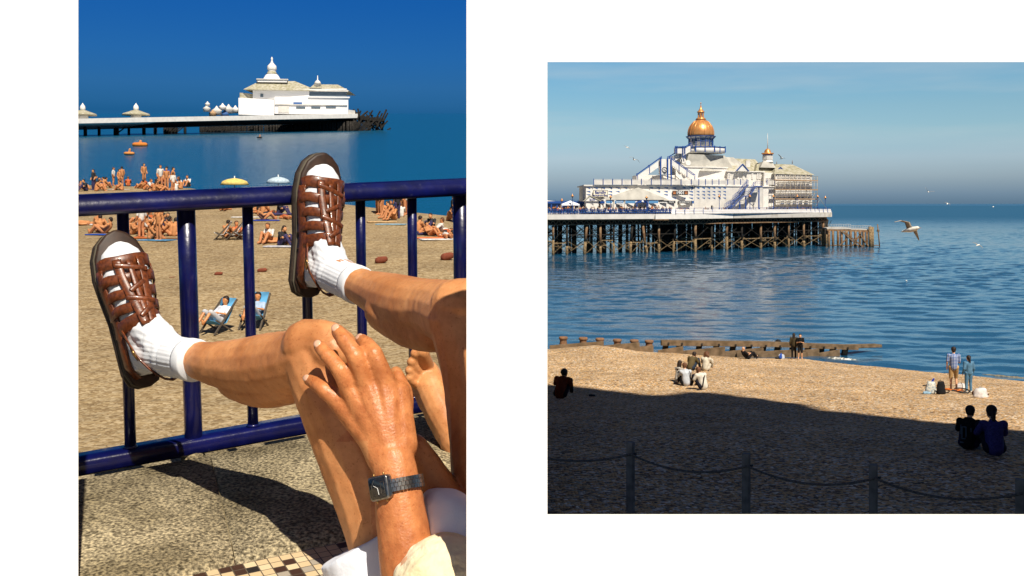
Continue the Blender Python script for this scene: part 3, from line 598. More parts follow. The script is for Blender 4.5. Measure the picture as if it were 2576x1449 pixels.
def disc(mb, c, r0, r1, y0, y1, n=28):
    mb.loft([[V(c)+V((math.cos(2*math.pi*i/n)*r, y, math.sin(2*math.pi*i/n)*r)) for i in range(n)] for r, y in ((r0, y1), (r0, y0), (r1, y0))], False)
q = MB(); q.prism([cc+V((math.cos(2*math.pi*i/28)*.52, -.12, math.sin(2*math.pi*i/28)*.52)) for i in range(28)], (0, .12, 0)); ck = q.build('clock', M['white'], pav)
q = MB(); disc(q, cc, .60, .50, -.2, 0); q.build('clock_rim', M['black'], ck)
q = MB(); q.bar(cc+V((-.02, -.16, 0)), cc+V((.33, -.16, -.16)), .07); q.bar(cc+V((0, -.16, 0)), cc+V((-.2, -.16, .12)), .08)
for i in range(12): a = i*math.pi/6; q.bar(cc+V((math.cos(a)*.38, -.14, math.sin(a)*.38)), cc+V((math.cos(a)*.47, -.14, math.sin(a)*.47)), .05)
q.build('clock_hand', M['black'], ck)
for px, py in ((1718, 404), (1731, 410)):   # satellite dishes
    A = wp(px, py, 12.5); q = MB(); q.lathe((0, 0, 0), [(.05, .1), (.3, .05), (.55, .0), (.72, .09), (.55, .04), (.3, .09), (.02, .14)], 16)
    o = q.build('satellite_dish', M['white2'], pav); o.location = A; o.rotation_euler = (math.radians(65), math.radians(12), 0)
# signs
def sign(px0, px1, y0, y1, off, m, name='sign'):
    A = wp(px0, y1, off); B = wp(px1, y0, off); B.y = A.y; q = MB(); q.hexa([A, V((B.x, A.y, A.z)), B, V((A.x, A.y, B.z))], [p+V((0, .12, 0)) for p in (A, V((B.x, A.y, A.z)), B, V((A.x, A.y, B.z)))]); return q.build(name, m, pav), (A+B)/2, abs(B.x-A.x), abs(B.z-A.z)
M['signw'] = mat('cream_sign', (.78, .72, .55), .6, .3); M['signk'] = mat('black_sign', (.02, .022, .025), .5, .4); M['signo'] = mat('orange_lettering', (.75, .28, .10), .6, .3)
M['signb'] = mat('pale_blue_sign', (.10, .27, .50), .6, .3); M['letw'] = mat('white_lettering', (.8, .8, .78), .6, .3); M['letblue'] = mat('navy_lettering', (.01, .03, .18), .6, .3)
s_, c, W_, H_ = sign(1492, 1528, 479, 496, (F1, .5), M['signk']); q = MB(); q.box(c+V((0, -.04, 0)), (W_-.2, .06, H_-.2)); q.build('sign_face', M['signw'], s_)
text('lettering', 'family', 1.05, M['letblue'], s_, c+V((0, -.1, .28)), bold=.03); text('lettering', 'amusements', .62, M['letblue'], s_, c+V((0, -.1, -.35)), bold=.02)
s_, c, W_, H_ = sign(1691.5, 1729, 480, 490.5, (F1, .4), M['signk']); text('lettering', '1901', .95, M['letw'], s_, c+V((0, -.03, 0)), bold=.02)
for dx in (-1, 1):
    for dz in (.17, -.17): q = MB(); q.box(c+V((dx*W_*.37, -.03, dz)), (W_*.17, .03, .14)); q.build('sign_bar', M['signo'], s_)
# ------------------------------------------------------------------ cafe with pitched roof in front of the pavilion
cafe = empty('cafe', XY(1606, 5)+V((0, 0, DZ))); tag(cafe, 'low white cafe under a wide grey pitched roof, blue name boards over lattice windows', 'cafe'); v0 = cafe.location.copy(); pavk = pav; pav = cafe
face(1511, 1702, 533, 504, 5, 4.4, 3)
a = wp(1513, 502.5, 4.6); c = wp(1684, 502.5, 4.0); t = wp(1606, 471.5, 6); c.z = a.z
q = MB(); q.prism([a, c, t], (0, 3.2, 0)); q.build('roof', M['roofw'], cafe)
face(1700, 1742, 533, 505, 5.8, 5.6, 1.0)
for i, px in enumerate((1521, 1547, 1574, 1600.5, 1632, 1655.5)):
    face(px-2.5, px+2.5, 530, 501.5, 4.55, 4.5, .5, 'pilaster', 'white')
bx = [(1524.5, 1539.5, ''), (1547, 1567.5, 'THE OCEAN'), (1573.5, 1597, 'THE OCEAN'), (1632.5, 1654.5, ''), (1660, 1678.5, ''), (1679.5, 1698, 'ENQUIRIES')]
bx[0] = (1524.5, 1539.5, ''); bx[2] = (1573.5, 1597, ''); bx[3] = (1632.5, 1654.5, '')
for a, c, s in bx:
    s_, cc_, W_, H_ = sign(a, c, 505, 511.5, 4.4, M['signk'] if a > 1656 else M['signb'])
    if s: text('lettering', s, .5, M['letw'], s_, cc_+V((0, -.03, 0)), sx=min(1, W_/(len(s)*.40)))
    elif a > 1656:
        for i in range(5): q = MB(); q.tube([cc_+V((-.65+i*.32, -.02, -.12)), cc_+V((-.65+i*.32, -.06, -.12))], .15, 10); q.build('sign_emblem', M['letw'], s_)
s_, cc_, W_, H_ = sign(1705.5, 1738.5, 505, 511.8, 5.5, M['signk']); text('lettering', 'OCEAN SUITE', .62, M['letw'], s_, cc_+V((0, -.03, 0)), sx=.72)
q = MB(); A = wp(1738.5, 511.8, 5.4); q.hexa([A, A+V((.65, 0, 0)), A+V((.65, 0, .58)), A+V((0, 0, .58))], [p+V((0, .5, 0)) for p in (A, A+V((.65, 0, 0)), A+V((.65, 0, .58)), A+V((0, 0, .58)))]); q.build('sign_end', M['tri'], cafe)
a = wp(1709, 512, 5.0); c = wp(1739, 512, 5.0); q = MB(); q.hexa([a+V((.5, 0, -.4)), c+V((-.5, 0, -.4)), c, a], [p+V((0, .8, 0)) for p in (a+V((.5, 0, -.4)), c+V((-.5, 0, -.4)), c, a)]); q.build('sign_canopy', M['white2'], cafe)
for a, c in ((1524, 1541), (1550, 1568), (1575, 1597), (1632, 1652), (1659, 1677)):
    nx = int((c-a)/3.3); 
    for i in range(nx):
        A = a+(c-a)*(i+.18)/nx; Bx = a+(c-a)*(i+.82)/nx; q = MB()
        for j in range(4):
            y = 513.6+j*3.3; P0 = wp(A, y, 4.85); P1 = wp(Bx, y+2.2, 4.85); cen = (P0+P1)/2; q.box(cen, (abs(P1.x-P0.x), .1, abs(P1.z-P0.z)))
        q.build('lattice_pane', M['black'], cafe)
q = MB(); a = wp(1599.5, 510, 2.6); c = wp(1634, 510, 2.6); t = wp(1616, 502.5, 2.6); q.prism([a, c, t], (0, 2.2, 0)); q.build('porch_roof', M['blue'], cafe)
for px in (1602, 1630): q = MB(); q.bar(wp(px, 531, 2.7), wp(px, 509, 2.7), .22); q.build('porch_post', M['blue'], cafe)
face(1605, 1627, 531, 511, 4.7, 4.7, .2, 'doorway', 'black')
q = MB(); cc_ = wp(1616.5, 507, 2.55); q.tube([cc_, cc_+V((0, -.1, 0))], .25, 12); q.build('porch_badge', M['letw'], cafe)
# ticket gable
tk = empty('ticket_booth', XY(1489, 4)+V((0, 0, DZ))); tag(tk, 'small white ticket booth with pointed gable under the family amusements sign', 'booth'); v0 = tk.location.copy(); pav = tk
face(1474, 1506, 532, 505, 4.4, 4.4, 3); a = wp(1469, 506, 4); c = wp(1512, 506, 4); t = wp(1484, 492.5, 4); c.z = a.z
q = MB(); q.prism([a, c, t], (0, 3.5, 0)); q.build('gable_roof', M['white'], tk); q = MB(); q.bar(a+V((0, -.1, .05)), t+V((0, -.1, .05)), .15, .2); q.bar(c+V((0, -.1, .05)), t+V((0, -.1, .05)), .15, .2); q.build('gable_trim', M['roofm'], tk)
text('lettering', 'tickets', .72, M['letblue'], tk, wp(1486, 502, 3.9), bold=.02)
# blue shelter along the left terrace
sh = empty('terrace_shelter', XY(1430, 14)+V((0, 0, DZ))); tag(sh, 'long blue framed glazed shelter behind the drinkers on the left terrace', 'shelter'); v0 = sh.location.copy(); pav = sh
face(1290, 1474, 511.5, 506.2, 15, 14, 4, 'roof', 'blue'); face(1474, 1521, 511.5, 506.2, 8.8-2, 4.4, 2.5, 'roof', 'blue')
px = 1300
while px < 1521:
    q = MB(); q.bar(wp(px, 531, 15.2 if px < 1474 else 6), wp(px, 508, 15.2 if px < 1474 else 6), .3); q.build('post', M['blue'], sh); px += 14.5
face(1290, 1474, 531, 511.6, 18, 17, .1, 'glazing', 'tri')
q = MB()
for i in range(46): q.bar(wp(1378+i*3.1, 506, 15), wp(1378+i*3.1, 506-random.choice([1.5, 1.5, 2.5, 4]), 15), .07)
q.build('cresting', M['blue'], sh)
q = MB(); a = wp(1377, 506, 8); q.hexa([wp(1300, 507, 6), wp(1396, 506, 6), wp(1372, 503.5, 8), wp(1300, 502, 8)], [p+V((0, 3, 0)) for p in (wp(1300, 507, 6), wp(1396, 506, 6), wp(1372, 503.5, 8), wp(1300, 502, 8))]); o = q.build('awning', M['white'], sh)
# tent and parasols
tn = empty('marquee', XY(1435, 5)+V((0, 0, DZ))); tag(tn, 'white pyramid marquee with drinkers below it on the terrace', 'marquee'); v0 = tn.location.copy(); pav = tn
a = wp(1413, 517, 3.5); b_ = wp(1458, 517, 3.5); b_.z = a.z; q = MB(); t = (a+b_)/2+V((0, 1.8, 1.05)); base = [a, b_, b_+V((0, 3.6, 0)), a+V((0, 3.6, 0))]
q.add(base+[p+V((0, 0, .28)) for p in base]+[t], [(0, 1, 5, 4), (1, 2, 6, 5), (2, 3, 7, 6), (3, 0, 4, 7), (4, 5, 8), (5, 6, 8), (6, 7, 8), (7, 4, 8), (3, 2, 1, 0)]); q.build('canopy', M['whiteshirt'], tn)
for p in base: q = MB(); q.bar(p, p+V((0, 0, -2)), .09); q.build('pole', M['white2'], tn)
for i, px in enumerate((1478, 1500, 1506)):
    p = XY(px, 6.5); p.z = DZ; q = MB(); q.lathe((0, 0, 0), [(.05, 0), (.05, .8), (.24, .85), (.33, 1.3), (.2, 2.3), (.03, 2.9)], 10); o = q.build('closed_parasol', M['white']); o.location = p
    tag(o, ['tall furled white parasol beside the marquee', 'furled white parasol between the marquee and cafe, left one', 'furled white parasol between the marquee and cafe, right one'][i], 'parasol')
# stairs up the right side
es = empty('outside_stair', XY(1840, 0)+V((0, 0, DZ))); tag(es, 'blue steel outside staircase climbing the white wall to the terrace', 'staircase'); v0 = es.location.copy(); pav = es
def flight(p0, p1, off, wd, n):
    A = wp(p0[0], p0[1], off); B = wp(p1[0], p1[1], off); q = MB()
    for dy in (0, wd): q.bar(A+V((0, dy, 0)), B+V((0, dy, 0)), .1, .28)
    q.build('stringer', M['blue'], es); q = MB()
    for i in range(n): c = A.lerp(B, (i+.5)/n); q.box(c+V((0, wd/2, .1)), (abs(B.x-A.x)/n+.1, wd, .08))
    q.build('tread', M['white2'], es); q = MB()
    for dy in (0, wd):
        q.bar(A+V((0, dy, 1.1)), B+V((0, dy, 1.1)), .06); q.bar(A+V((0, dy, .65)), B+V((0, dy, .65)), .03)
        m = max(2, int((B-A).length/1.5))
        for i in range(m+1): c = A.lerp(B, i/m)+V((0, dy, 0)); q.bar(c, c+V((0, 0, 1.1)), .05)
    q.build('handrail', M['blue'], es)
OF = 1.0
flight((1826, 526), (1838, 517), OF, 1.6, 5); flight((1838, 517), (1850, 517), OF, 1.6, 3); flight((1836, 525), (1872, 493), OF, 1.6, 14); flight((1872, 493), (1886, 493), OF, 1.6, 4); flight((1886, 493), (1901, 469), OF, 1.6, 10); flight((1901, 469), (1918, 469), OF, 1.8, 5); flight((1846, 505), (1862, 492), OF+1.8, 1.4, 7); flight((1862, 488), (1883, 465), OF+1.9, 1.4, 9)
for px, y in ((1876, 494), (1861, 506), (1909, 470)): q = MB(); q.bar(wp(px, 527, OF+.8), wp(px, y, OF+.8), .26); q.build('support_post', M['blue'], es)
q = MB(); A = wp(1909, 488, OF+.8); q.bar(A, wp(1902, 471, OF), .1); q.bar(A, wp(1917, 471, OF), .1); q.build('support_brace', M['white2'], es)
# scaffolding
sf = empty('scaffolding', XY(2000, 1)+V((0, 0, DZ))); tag(sf, 'scaffolding with timber lifts around the far right end of the pavilion', 'scaffolding'); v0 = sf.location.copy(); pav = sf
SX = [1950, 1962, 1975, 1988, 2001, 2014, 2027, 2040, 2048, 2056]
lifts = [452, 476, 500, 516]
for i, px in enumerate(SX):
    for off in (1.4, 2.9):
        q = MB(); q.tube([wp(px, 529, off), wp(px, 440 if px < 2045 else 444, off)], .055, 6); q.build('standard', M['scaf'], sf)
for y in (444, 448, 452, 459, 470, 476, 487, 495, 500, 509, 516):
    for off in (1.4, 2.9) if y in lifts else (1.4,):
        q = MB(); A = wp(1949, y, off); B = wp(2058, y, off); q.tube([A, B], .05, 6); q.build('ledger', M['scaf'], sf)
for y in lifts[:3]:
    A = wp(1949, y+1.5, 1.3); B = wp(2058, y+1.5, 1.3); B.z = A.z; q = MB(); q.hexa([A, B, B+V((0, 0, .22)), A+V((0, 0, .22))], [p+V((0, .8, 0)) for p in (A, B, B+V((0, 0, .22)), A+V((0, 0, .22)))]); q.build('board', M['plank'], sf)
random.seed(11)
for k_ in range(17):
    px = 1950+k_*6.2; y = random.choice(lifts); y2 = y-24 if k_ % 2 else y-22; q = MB(); q.tube([wp(px, y+8, 1.3), wp(px+random.choice([-13, 13]), y2+8, 1.3)], .045, 5); q.build('brace', M['scaf'], sf)
q = MB(); q.tube([wp(2056, 490, 1.4), wp(2080, 526, 0)], .04, 5); q.build('stay', M['scaf'], sf)
# lamp posts on the pier
lampdef = [(1413.5, 505, 12), (1440, 494, 2), (1536, 497, 1.5), (1626.5, 498, 1.5), (1809.5, 495, -.2), (1886.5, 495, -.2), (1945.5, 495, -.2), (2005.5, 495, -.2), (2057, 495.5, -.2), (2076, 498, 1)]
q = MB(); q.lathe((0, 0, 0), [(.14, 0), (.12, .5), (.07, .6), (.055, 2.4), (.1, 2.45), (.04, 2.5)], 8)
lp = empty('pier_lamp'); q.build('pole', M['blue'], lp); q = MB(); q.lathe((0, 0, 0), [(.06, 2.5), (.22, 2.95), (.30, 3.0)], 8); q.build('lantern_glass', M['glass'], lp)
q = MB(); q.lathe((0, 0, 0), [(.30, 3.0), (.36, 3.02), (.24, 3.2), (.08, 3.32), (.05, 3.5), (.01, 3.55)], 8); q.build('lantern_cap', M['copper'], lp)
q = MB(); q.bar((-.5, 0, 2.3), (.5, 0, 2.3), .04); q.build('crossbar', M['blue'], lp)
wh = ['far left behind the shelter roof', 'rising through the right of the white marquee', 'before the left end of the cafe', 'beside the blue cafe porch', 'left of the outside staircase foot', 'right of the outside staircase foot', 'where the scaffolding begins', 'before the middle of the scaffolding', 'at the right end of the scaffolding', 'nearest the bare right tip of the pier']
for i, (px, y, off) in enumerate(lampdef):
    o = lp if i == 0 else copy_tree(lp); p = XY(px, off+.6); zt = zr(y-8 if i else y-1, p.y) if 0 else zr(y, p.y)+.55
    o.location = (p.x, p.y, zt-3.55); tag(o, 'copper topped blue lamp post '+wh[i], 'lamp post', 'lamp posts along the pier')
# landing stage
ls = empty('landing_stage', P(2140, 622, 244)); tag(ls, 'low rusty iron landing stage beyond the right tip of the pier', 'landing stage'); l0 = ls.location.copy()
def LP(px, py, off=0): return P(px, py, 246+off)-l0
q = MB()
for a, c, y in ((2080, 2141, 573.5), (2141, 2191, 577.5)): A = LP(a, y+3); B = LP(c, y+3); B.z = A.z; q.hexa([A, B, B+V((0, 0, .35)), A+V((0, 0, .35))], [p+V((0, 7, 0)) for p in (A, B, B+V((0, 0, .35)), A+V((0, 0, .35)))])
q.build('deck', M['fascia'], ls)
q = MB(); q.bar(LP(2080, 578.5), LP(2192, 581.5), .3, .5); q.bar(LP(2080, 578.5, 6), LP(2192, 581.5, 6), .3, .5); q.bar(LP(2090, 617, 0), LP(2190, 618, 0), .25); q.build('beam', M['rust'], ls)
random.seed(2)
for i, px in enumerate([2085, 2096, 2108, 2117, 2129, 2140, 2152, 2163, 2172, 2181]):
    for off in (0, 6): q = MB(); q.tube([LP(px, 632, off), LP(px+random.uniform(-1, 1), 580, off)], .3 if off == 0 else .35, 8); q.build('pile', M['rust'] if off == 0 else M['iron'], ls)
q = MB(); q.tube([LP(2190, 632, -.5), LP(2189, 570, -.5)], .45, 8); q.tube([LP(2195, 630, -.3), LP(2194.5, 571, -.3)], .38, 8); q.build('pile', M['algae'], ls)
q = MB()
for a, y0, c, y1 in ((2118, 582, 2160, 620), (2125, 584, 2172, 622), (2160, 585, 2185, 620), (2145, 618, 2165, 588), (2112, 618, 2130, 600)): q.bar(LP(a, y0, -.4), LP(c, y1, -.4), .28)
q.build('brace', M['rust'], ls)
q = MB()
for i in range(26): px = 2083+i*4.3; y = 576.5 if px < 2141 else 580; q.bar(LP(px, y), LP(px, y-12.5), .06)
for dy in (12.5, 7): q.bar(LP(2083, 576.5-dy), LP(2141, 576.5-dy), .06); q.bar(LP(2141, 580-dy), LP(2191, 580-dy), .06)
q.build('railing', M['fascia'], ls)
mk = empty('sea_marker', P(2212, 622, 246)); tag(mk, 'thin leaning rusty pole standing in the sea right of the landing stage', 'pole'); l1 = mk.location.copy()
q = MB(); q.tube([P(2213.5, 628, 246)-l1, P(2207.5, 564, 246)-l1], .14, 6); q.build('pole', M['rust'], mk); q = MB(); q.box(P(2209, 580.5, 246)-l1, (.5, .5, .5)); q.build('collar', M['rust'], mk); q = MB(); q.bar(P(2190, 617, 246)-l1, P(2212, 617, 246)-l1, .2); q.build('crossbar', M['rust'], mk)
# ------------------------------------------------------------------ people: one generator
CL = {}
def cmat(col, key=None):
    k_ = key or tuple(col)
    if k_ not in CL: CL[k_] = mat('cloth', col, .85, .15, nscale=6, namt=.12)
    return CL[k_]
SK = M['pale_skin']; HR = mat('dark_brown_hair', (.022, .013, .009), .6, .3); HR2 = mat('auburn_brown_hair', (.13, .055, .025), .6, .3, nscale=25, namt=.3)
def pose(kind):
    J = {}
    def s(n, x, y, z): J[n+'R'] = V((x, y, z)); J[n+'L'] = V((-x, y, z))
    if kind.startswith('stand'):
        J['pel'] = V((0, 0, .95)); J['che'] = V((0, .0, 1.3)); J['nec'] = V((0, 0, 1.46)); J['hea'] = V((0, .03, 1.61))
        s('sho', .18, 0, 1.40); s('elb', .24, -.03, 1.12); s('han', .24, .1, .88); s('hip', .09, 0, .93); s('kne', .10, .03, .5); s('ank', .11, 0, .09); s('toe', .13, .14, .04)
        if kind == 'stand_hold': s('elb', .24, .02, 1.12); s('han', .07, .28, 1.2); J['hea'] = V((0, .07, 1.6))
        if kind == 'stand_walk': J['kneR'].y = .16; J['ankR'].y = .05; J['toeR'].y = .18; J['ankL'].y = -.12; J['toeL'].y = 0; J['elbR'] = V((.22, .06, 1.12)); J['hanR'] = V((.14, .3, 1.12))
    elif kind.startswith('sit'):
        J['pel'] = V((0, 0, .13)); J['che'] = V((0, .07, .45)); J['nec'] = V((0, .13, .62)); J['hea'] = V((0, .21, .76))
        s('sho', .18, .08, .56); s('elb', .25, .24, .36); s('han', .07, .42, .42); s('hip', .10, .02, .13); s('kne', .16, .40, .46); s('ank', .11, .62, .08); s('toe', .12, .75, .05)
        if kind == 'sit_hunch': J['che'].y = .14; J['nec'].y = .24; J['nec'].z = .56; J['hea'] = V((0, .34, .66)); s('sho', .18, .18, .52)
        if kind == 'sit_upright': J['hea'] = V((0, .10, .80)); J['nec'] = V((0, .06, .63))
        if kind == 'sit_chair':
            for k_ in J: J[k_].z += .38
            s('kne', .14, .45, .55); s('ank', .14, .5, .08); s('toe', .14, .62, .05)
    elif kind == 'recline':
        J['pel'] = V((0, 0, .12)); J['che'] = V((0, -.22, .36)); J['nec'] = V((0, -.3, .5)); J['hea'] = V((0, -.3, .66))
        s('sho', .18, -.26, .44); s('elb', .24, -.08, .3); s('han', .1, .14, .36); s('hip', .1, .02, .12); s('kne', .12, .38, .40); s('ank', .11, .66, .08); s('toe', .12, .7, .2)
    elif kind == 'lie':
        J['pel'] = V((0, 0, .12)); J['che'] = V((0, -.38, .13)); J['nec'] = V((0, -.56, .13)); J['hea'] = V((0, -.72, .14))
        s('sho', .18, -.48, .13); s('elb', .3, -.3, .09); s('han', .22, -.06, .1); s('hip', .09, .06, .11); s('kne', .11, .45, .14); s('ank', .12, .86, .07); s('toe', .14, .9, .18)
    return J
def segs(J, f=1.0):
    r = [('pel', 'che', .135, .15), ('che', 'nec', .14, .06), ('nec', 'hea', .052, .06)]
    for s in 'LR': r += [('sho'+s, 'elb'+s, .052, .040), ('elb'+s, 'han'+s, .038, .028), ('hip'+s, 'kne'+s, .085, .056), ('kne'+s, 'ank'+s, .053, .038), ('ank'+s, 'toe'+s, .042, .030), ('che', 'sho'+s, .10, .062), ('pel', 'hip'+s, .12, .09)]
    return r
def headmesh(q, J, n=12):
    h = J['hea']; q.cone(h+V((0, 0, .02)), .098, h+V((0, .02, -.05)), .075, n); q.cone(h+V((0, .09, -.005)), .014, h+V((0, .105, -.02)), .016, 6)
def make_person(kind, top, bot, hair=HR, skin=SK, sleeves='long', legs='long', hairstyle='short', voxel=.022, extra=None, topmat=None, shoes=None, scale=1.0, hood=False, name='person'):
    root = empty(name); J = pose(kind); q = MB(); headmesh(q, J)
    for a, c, ra, rb in segs(J): q.cone(J[a], ra, J[c], rb, 10)
    for s in 'LR':
        d = (J['han'+s]-J['elb'+s]).normalized(); q.cone(J['han'+s], .034, J['han'+s]+d*.09, .022, 8)
    remesh('body', q, voxel, skin, root, smooth=2)
    if top is not None or topmat:
        q = MB()
        for a, c, ra, rb in segs(J):
            if a in ('pel', 'che') and c in ('che', 'nec', 'shoL', 'shoR'): q.cone(J[a], ra+.028, J[c] if c != 'nec' else J['che'].lerp(J['nec'], .8), rb+.02, 10)
            if a[:3] == 'sho': q.cone(J[a], ra+.024, J[c] if sleeves != 'short' else J[a].lerp(J[c], .8), rb+.024, 10)
            if a[:3] == 'elb' and sleeves == 'long': q.cone(J[a], ra+.022, J[a].lerp(J[c], .92), rb+.018, 10)
        if kind.startswith('sit') or kind == 'recline': q.cone(J['pel']+V((0, -.02, .02)), .155, J['che'], .165, 12)
        if hood: q.cone(J['nec']+V((-.05, -.07, -.02)), .07, J['nec']+V((.05, -.07, -.02)), .07, 8)
        remesh('top', q, voxel, topmat or cmat(top), root, smooth=2)
    if bot is not None:
        q = MB(); q.cone(J['hipL'], .115, J['hipR'], .115, 10)
        for a, c, ra, rb in segs(J):
            if a[:3] == 'hip': q.cone(J[a], ra+.024, J[c] if legs != 'brief' else J[a].lerp(J[c], .2), rb+.022, 10)
            if a[:3] == 'kne' and legs == 'long': q.cone(J[a], ra+.018, J[a].lerp(J[c], .93), rb+.022, 10)
        remesh('shorts' if legs != 'long' else 'trousers', q, voxel, cmat(bot), root, smooth=2)
    h = J['hea']
    if hairstyle != 'bald':
        q = MB(); q.cone(h+V((0, -.02, .045)), .103, h+V((0, -.035, -.0)), .088, 12)
        if hairstyle == 'long': q.cone(h+V((0, -.04, 0)), .10, h+V((0, -.10, -.28)), .085, 10)
        if hairstyle == 'curly':
            for i in range(16): a = random.uniform(0, 6.28); q.cone(h+V((math.cos(a)*.08, -.06+math.sin(a)*.03, random.uniform(-.3, .05))), .06, h+V((math.cos(a)*.1, -.09, random.uniform(-.32, 0))), .05, 6)
        if hairstyle == 'pony': q.cone(h+V((0, -.11, .0)), .05, h+V((0, -.14, -.2)), .035, 8)
        if hairstyle == 'cap': q.cone(h+V((0, -.06, .04)), .1, h+V((0, .12, .04)), .05, 10)
        remesh('hair' if hairstyle != 'cap' else 'hat', q, voxel*.9, hair, root, smooth=1)
    if shoes is not None:
        for s in 'LR': q = MB(); q.cone(J['ank'+s]+V((0, -.03, -.04)), .05, J['toe'+s]+V((0, .03, 0)), .042, 8); remesh('shoe', q, .015, cmat(shoes), root, smooth=1)
    if scale != 1: root.scale = (scale,)*3
    return root, J
def place(o, p, rz): o.location = p; o.rotation_euler[2] = math.radians(rz)
def G_(px, py): p = ground(px, py); return p
# the seated group of five
def grp(px, py, rz, lab, *a, **k_):
    o, J = make_person(*a, **k_); p = ground(px, py); place(o, p, rz); tag(o, lab, 'person'); return o, J, p
grp(1707, 962, -50, 'seated girl in grey hoodie with long straight dark hair, face in profile', 'sit_upright', (.46, .43, .38), (.02, .02, .025), sleeves='long', hairstyle='long', voxel=.02, hood=True, scale=1.15)
o, J, p = grp(1726, 971, 8, 'seated person in pale blue grey hoodie seen from behind with black strap', 'sit', (.48, .51, .55), (.012, .012, .014), hairstyle='short', hair=HR2, hood=True, scale=1.2)
q = MB(); q.bar(V((.10, -.11, .60)), V((.20, -.12, .16)), .035, .02); q.build('bag_strap', M['black'], o)
o, J, p = grp(1770, 981, 25, 'hunched seated person in cream hoodie nearest the shade, black shoulder strap', 'sit_hunch', (.60, .56, .48), (.012, .012, .02), hairstyle='short', hair=HR2, hood=True, scale=1.25)
q = MB(); q.bar(V((-.03, -.10, .55)), V((-.15, -.14, .12)), .035, .02); q.build('bag_strap', M['black'], o)
grp(1737, 932, -42, 'seated man in olive brown jacket bending his dark head forward', 'sit_hunch', (.10, .075, .035), (.02, .03, .05), hairstyle='short', scale=1.25)
grp(1775, 933, -30, 'seated woman in cream jumper with long curly auburn hair', 'sit', (.55, .50, .40), (.5, .45, .36), hairstyle='curly', hair=HR2, scale=1.2)
o, J, p = grp(1409, 1002, -25, 'seated person in rust brown jacket and dark woolly hat at the shade edge', 'sit_hunch', (.16, .035, .010), (.01, .01, .012), hairstyle='cap', hair=M['black'], scale=1.42)
b_ = MB(); b_.cone((0, 0, .05), .05, (.2, .05, .04), .04, 8); o = remesh('shoe', b_, .012, M['black'], None); o.location = ground(1484, 998); tag(o, 'black shoe lying on the shingle beside the person in rust jacket', 'shoe')
grp(1880, 903, -68, 'bald man in black reclining against the shingle by the groyne', 'recline', (.010, .010, .012), (.010, .010, .012), hairstyle='bald', sleeves='short', shoes=(.02, .02, .02), scale=1.05)
grp(1997, 903, -15, 'standing woman in brown top with very long dark hair by the groyne', 'stand', (.055, .042, .022), (.008, .008, .008), hairstyle='long', sleeves='long', scale=.99)
grp(2013, 904, 165, 'standing man in black tee and shorts looking at his phone by the groyne', 'stand_hold', (.008, .008, .009), (.012, .013, .016), sleeves='short', legs='short', scale=.98, hairstyle='short')
pl = bpy.data.materials.new('plaid'); pl.use_nodes = True; nn = pl.node_tree.nodes; lk = pl.node_tree.links; bs = nn['Principled BSDF']; bs.inputs['Roughness'].default_value = .85
tcx = nn.new('ShaderNodeTexCoord'); sx_ = nn.new('ShaderNodeSeparateXYZ'); lk.new(tcx.outputs['Object'], sx_.inputs[0]); prev = None
for ax in (0, 2):
    m1 = nn.new('ShaderNodeMath'); m1.operation = 'MULTIPLY'; m1.inputs[1].default_value = 17; lk.new(sx_.outputs[ax], m1.inputs[0]); m2_ = nn.new('ShaderNodeMath'); m2_.operation = 'FRACT'; lk.new(m1.outputs[0], m2_.inputs[0])
    m3_ = nn.new('ShaderNodeMath'); m3_.operation = 'GREATER_THAN'; m3_.inputs[1].default_value = .5; lk.new(m2_.outputs[0], m3_.inputs[0])
    if prev: ad = nn.new('ShaderNodeMath'); ad.operation = 'ADD'; lk.new(prev, ad.inputs[0]); lk.new(m3_.outputs[0], ad.inputs[1]); hf = nn.new('ShaderNodeMath'); hf.operation = 'MULTIPLY'; hf.inputs[1].default_value = .5; lk.new(ad.outputs[0], hf.inputs[0]); rr_3 = ramp(nn, lk, [(0, (.55, .55, .56)), (.5, (.10, .19, .42)), (1, (.02, .05, .22))], hf.outputs[0]); lk.new(rr_3.outputs[0], bs.inputs['Base Color'])
    prev = m3_.outputs[0]
grp(2399, 982, -20, 'standing bearded man in blue checked shirt and tan shorts', 'stand_walk', None, (.42, .27, .12), topmat=pl, legs='short', sleeves='short', scale=1.15, voxel=.018, hair=HR)
grp(2437, 988, 5, 'standing woman in pale blue denim jumpsuit with dark ponytail', 'stand', (.085, .19, .30), (.085, .19, .30), hairstyle='pony', sleeves='long', scale=.97, shoes=(.6, .55, .48), voxel=.018)
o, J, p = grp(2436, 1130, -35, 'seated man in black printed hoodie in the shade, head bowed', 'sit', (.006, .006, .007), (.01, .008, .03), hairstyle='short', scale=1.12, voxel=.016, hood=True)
q = MB(); 
for i, (x, z, w_, h_) in enumerate([(-.10, .36, .02, .26), (-.02, .36, .02, .26), (-.06, .48, .07, .02), (-.06, .24, .07, .02), (.07, .43, .012, .09), (-.06, .16, .16, .022), (-.13, .42, .012, .2)]): q.box((x, -.128-.05*(.45-z)+.03*(z > .4), z), (w_, .02, h_))
q.build('back_print', cmat((.10, .13, .17)), o)
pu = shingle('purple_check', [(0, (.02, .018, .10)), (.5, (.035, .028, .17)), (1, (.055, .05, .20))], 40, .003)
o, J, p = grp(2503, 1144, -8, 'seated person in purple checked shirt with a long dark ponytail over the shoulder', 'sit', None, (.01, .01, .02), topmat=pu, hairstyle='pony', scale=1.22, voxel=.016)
o, J, p = grp(1366, 885, -60, 'person in black at the left edge holding a phone beside the groyne', 'stand_hold', (.012, .012, .013), (.012, .012, .013), scale=.92, hairstyle='short')
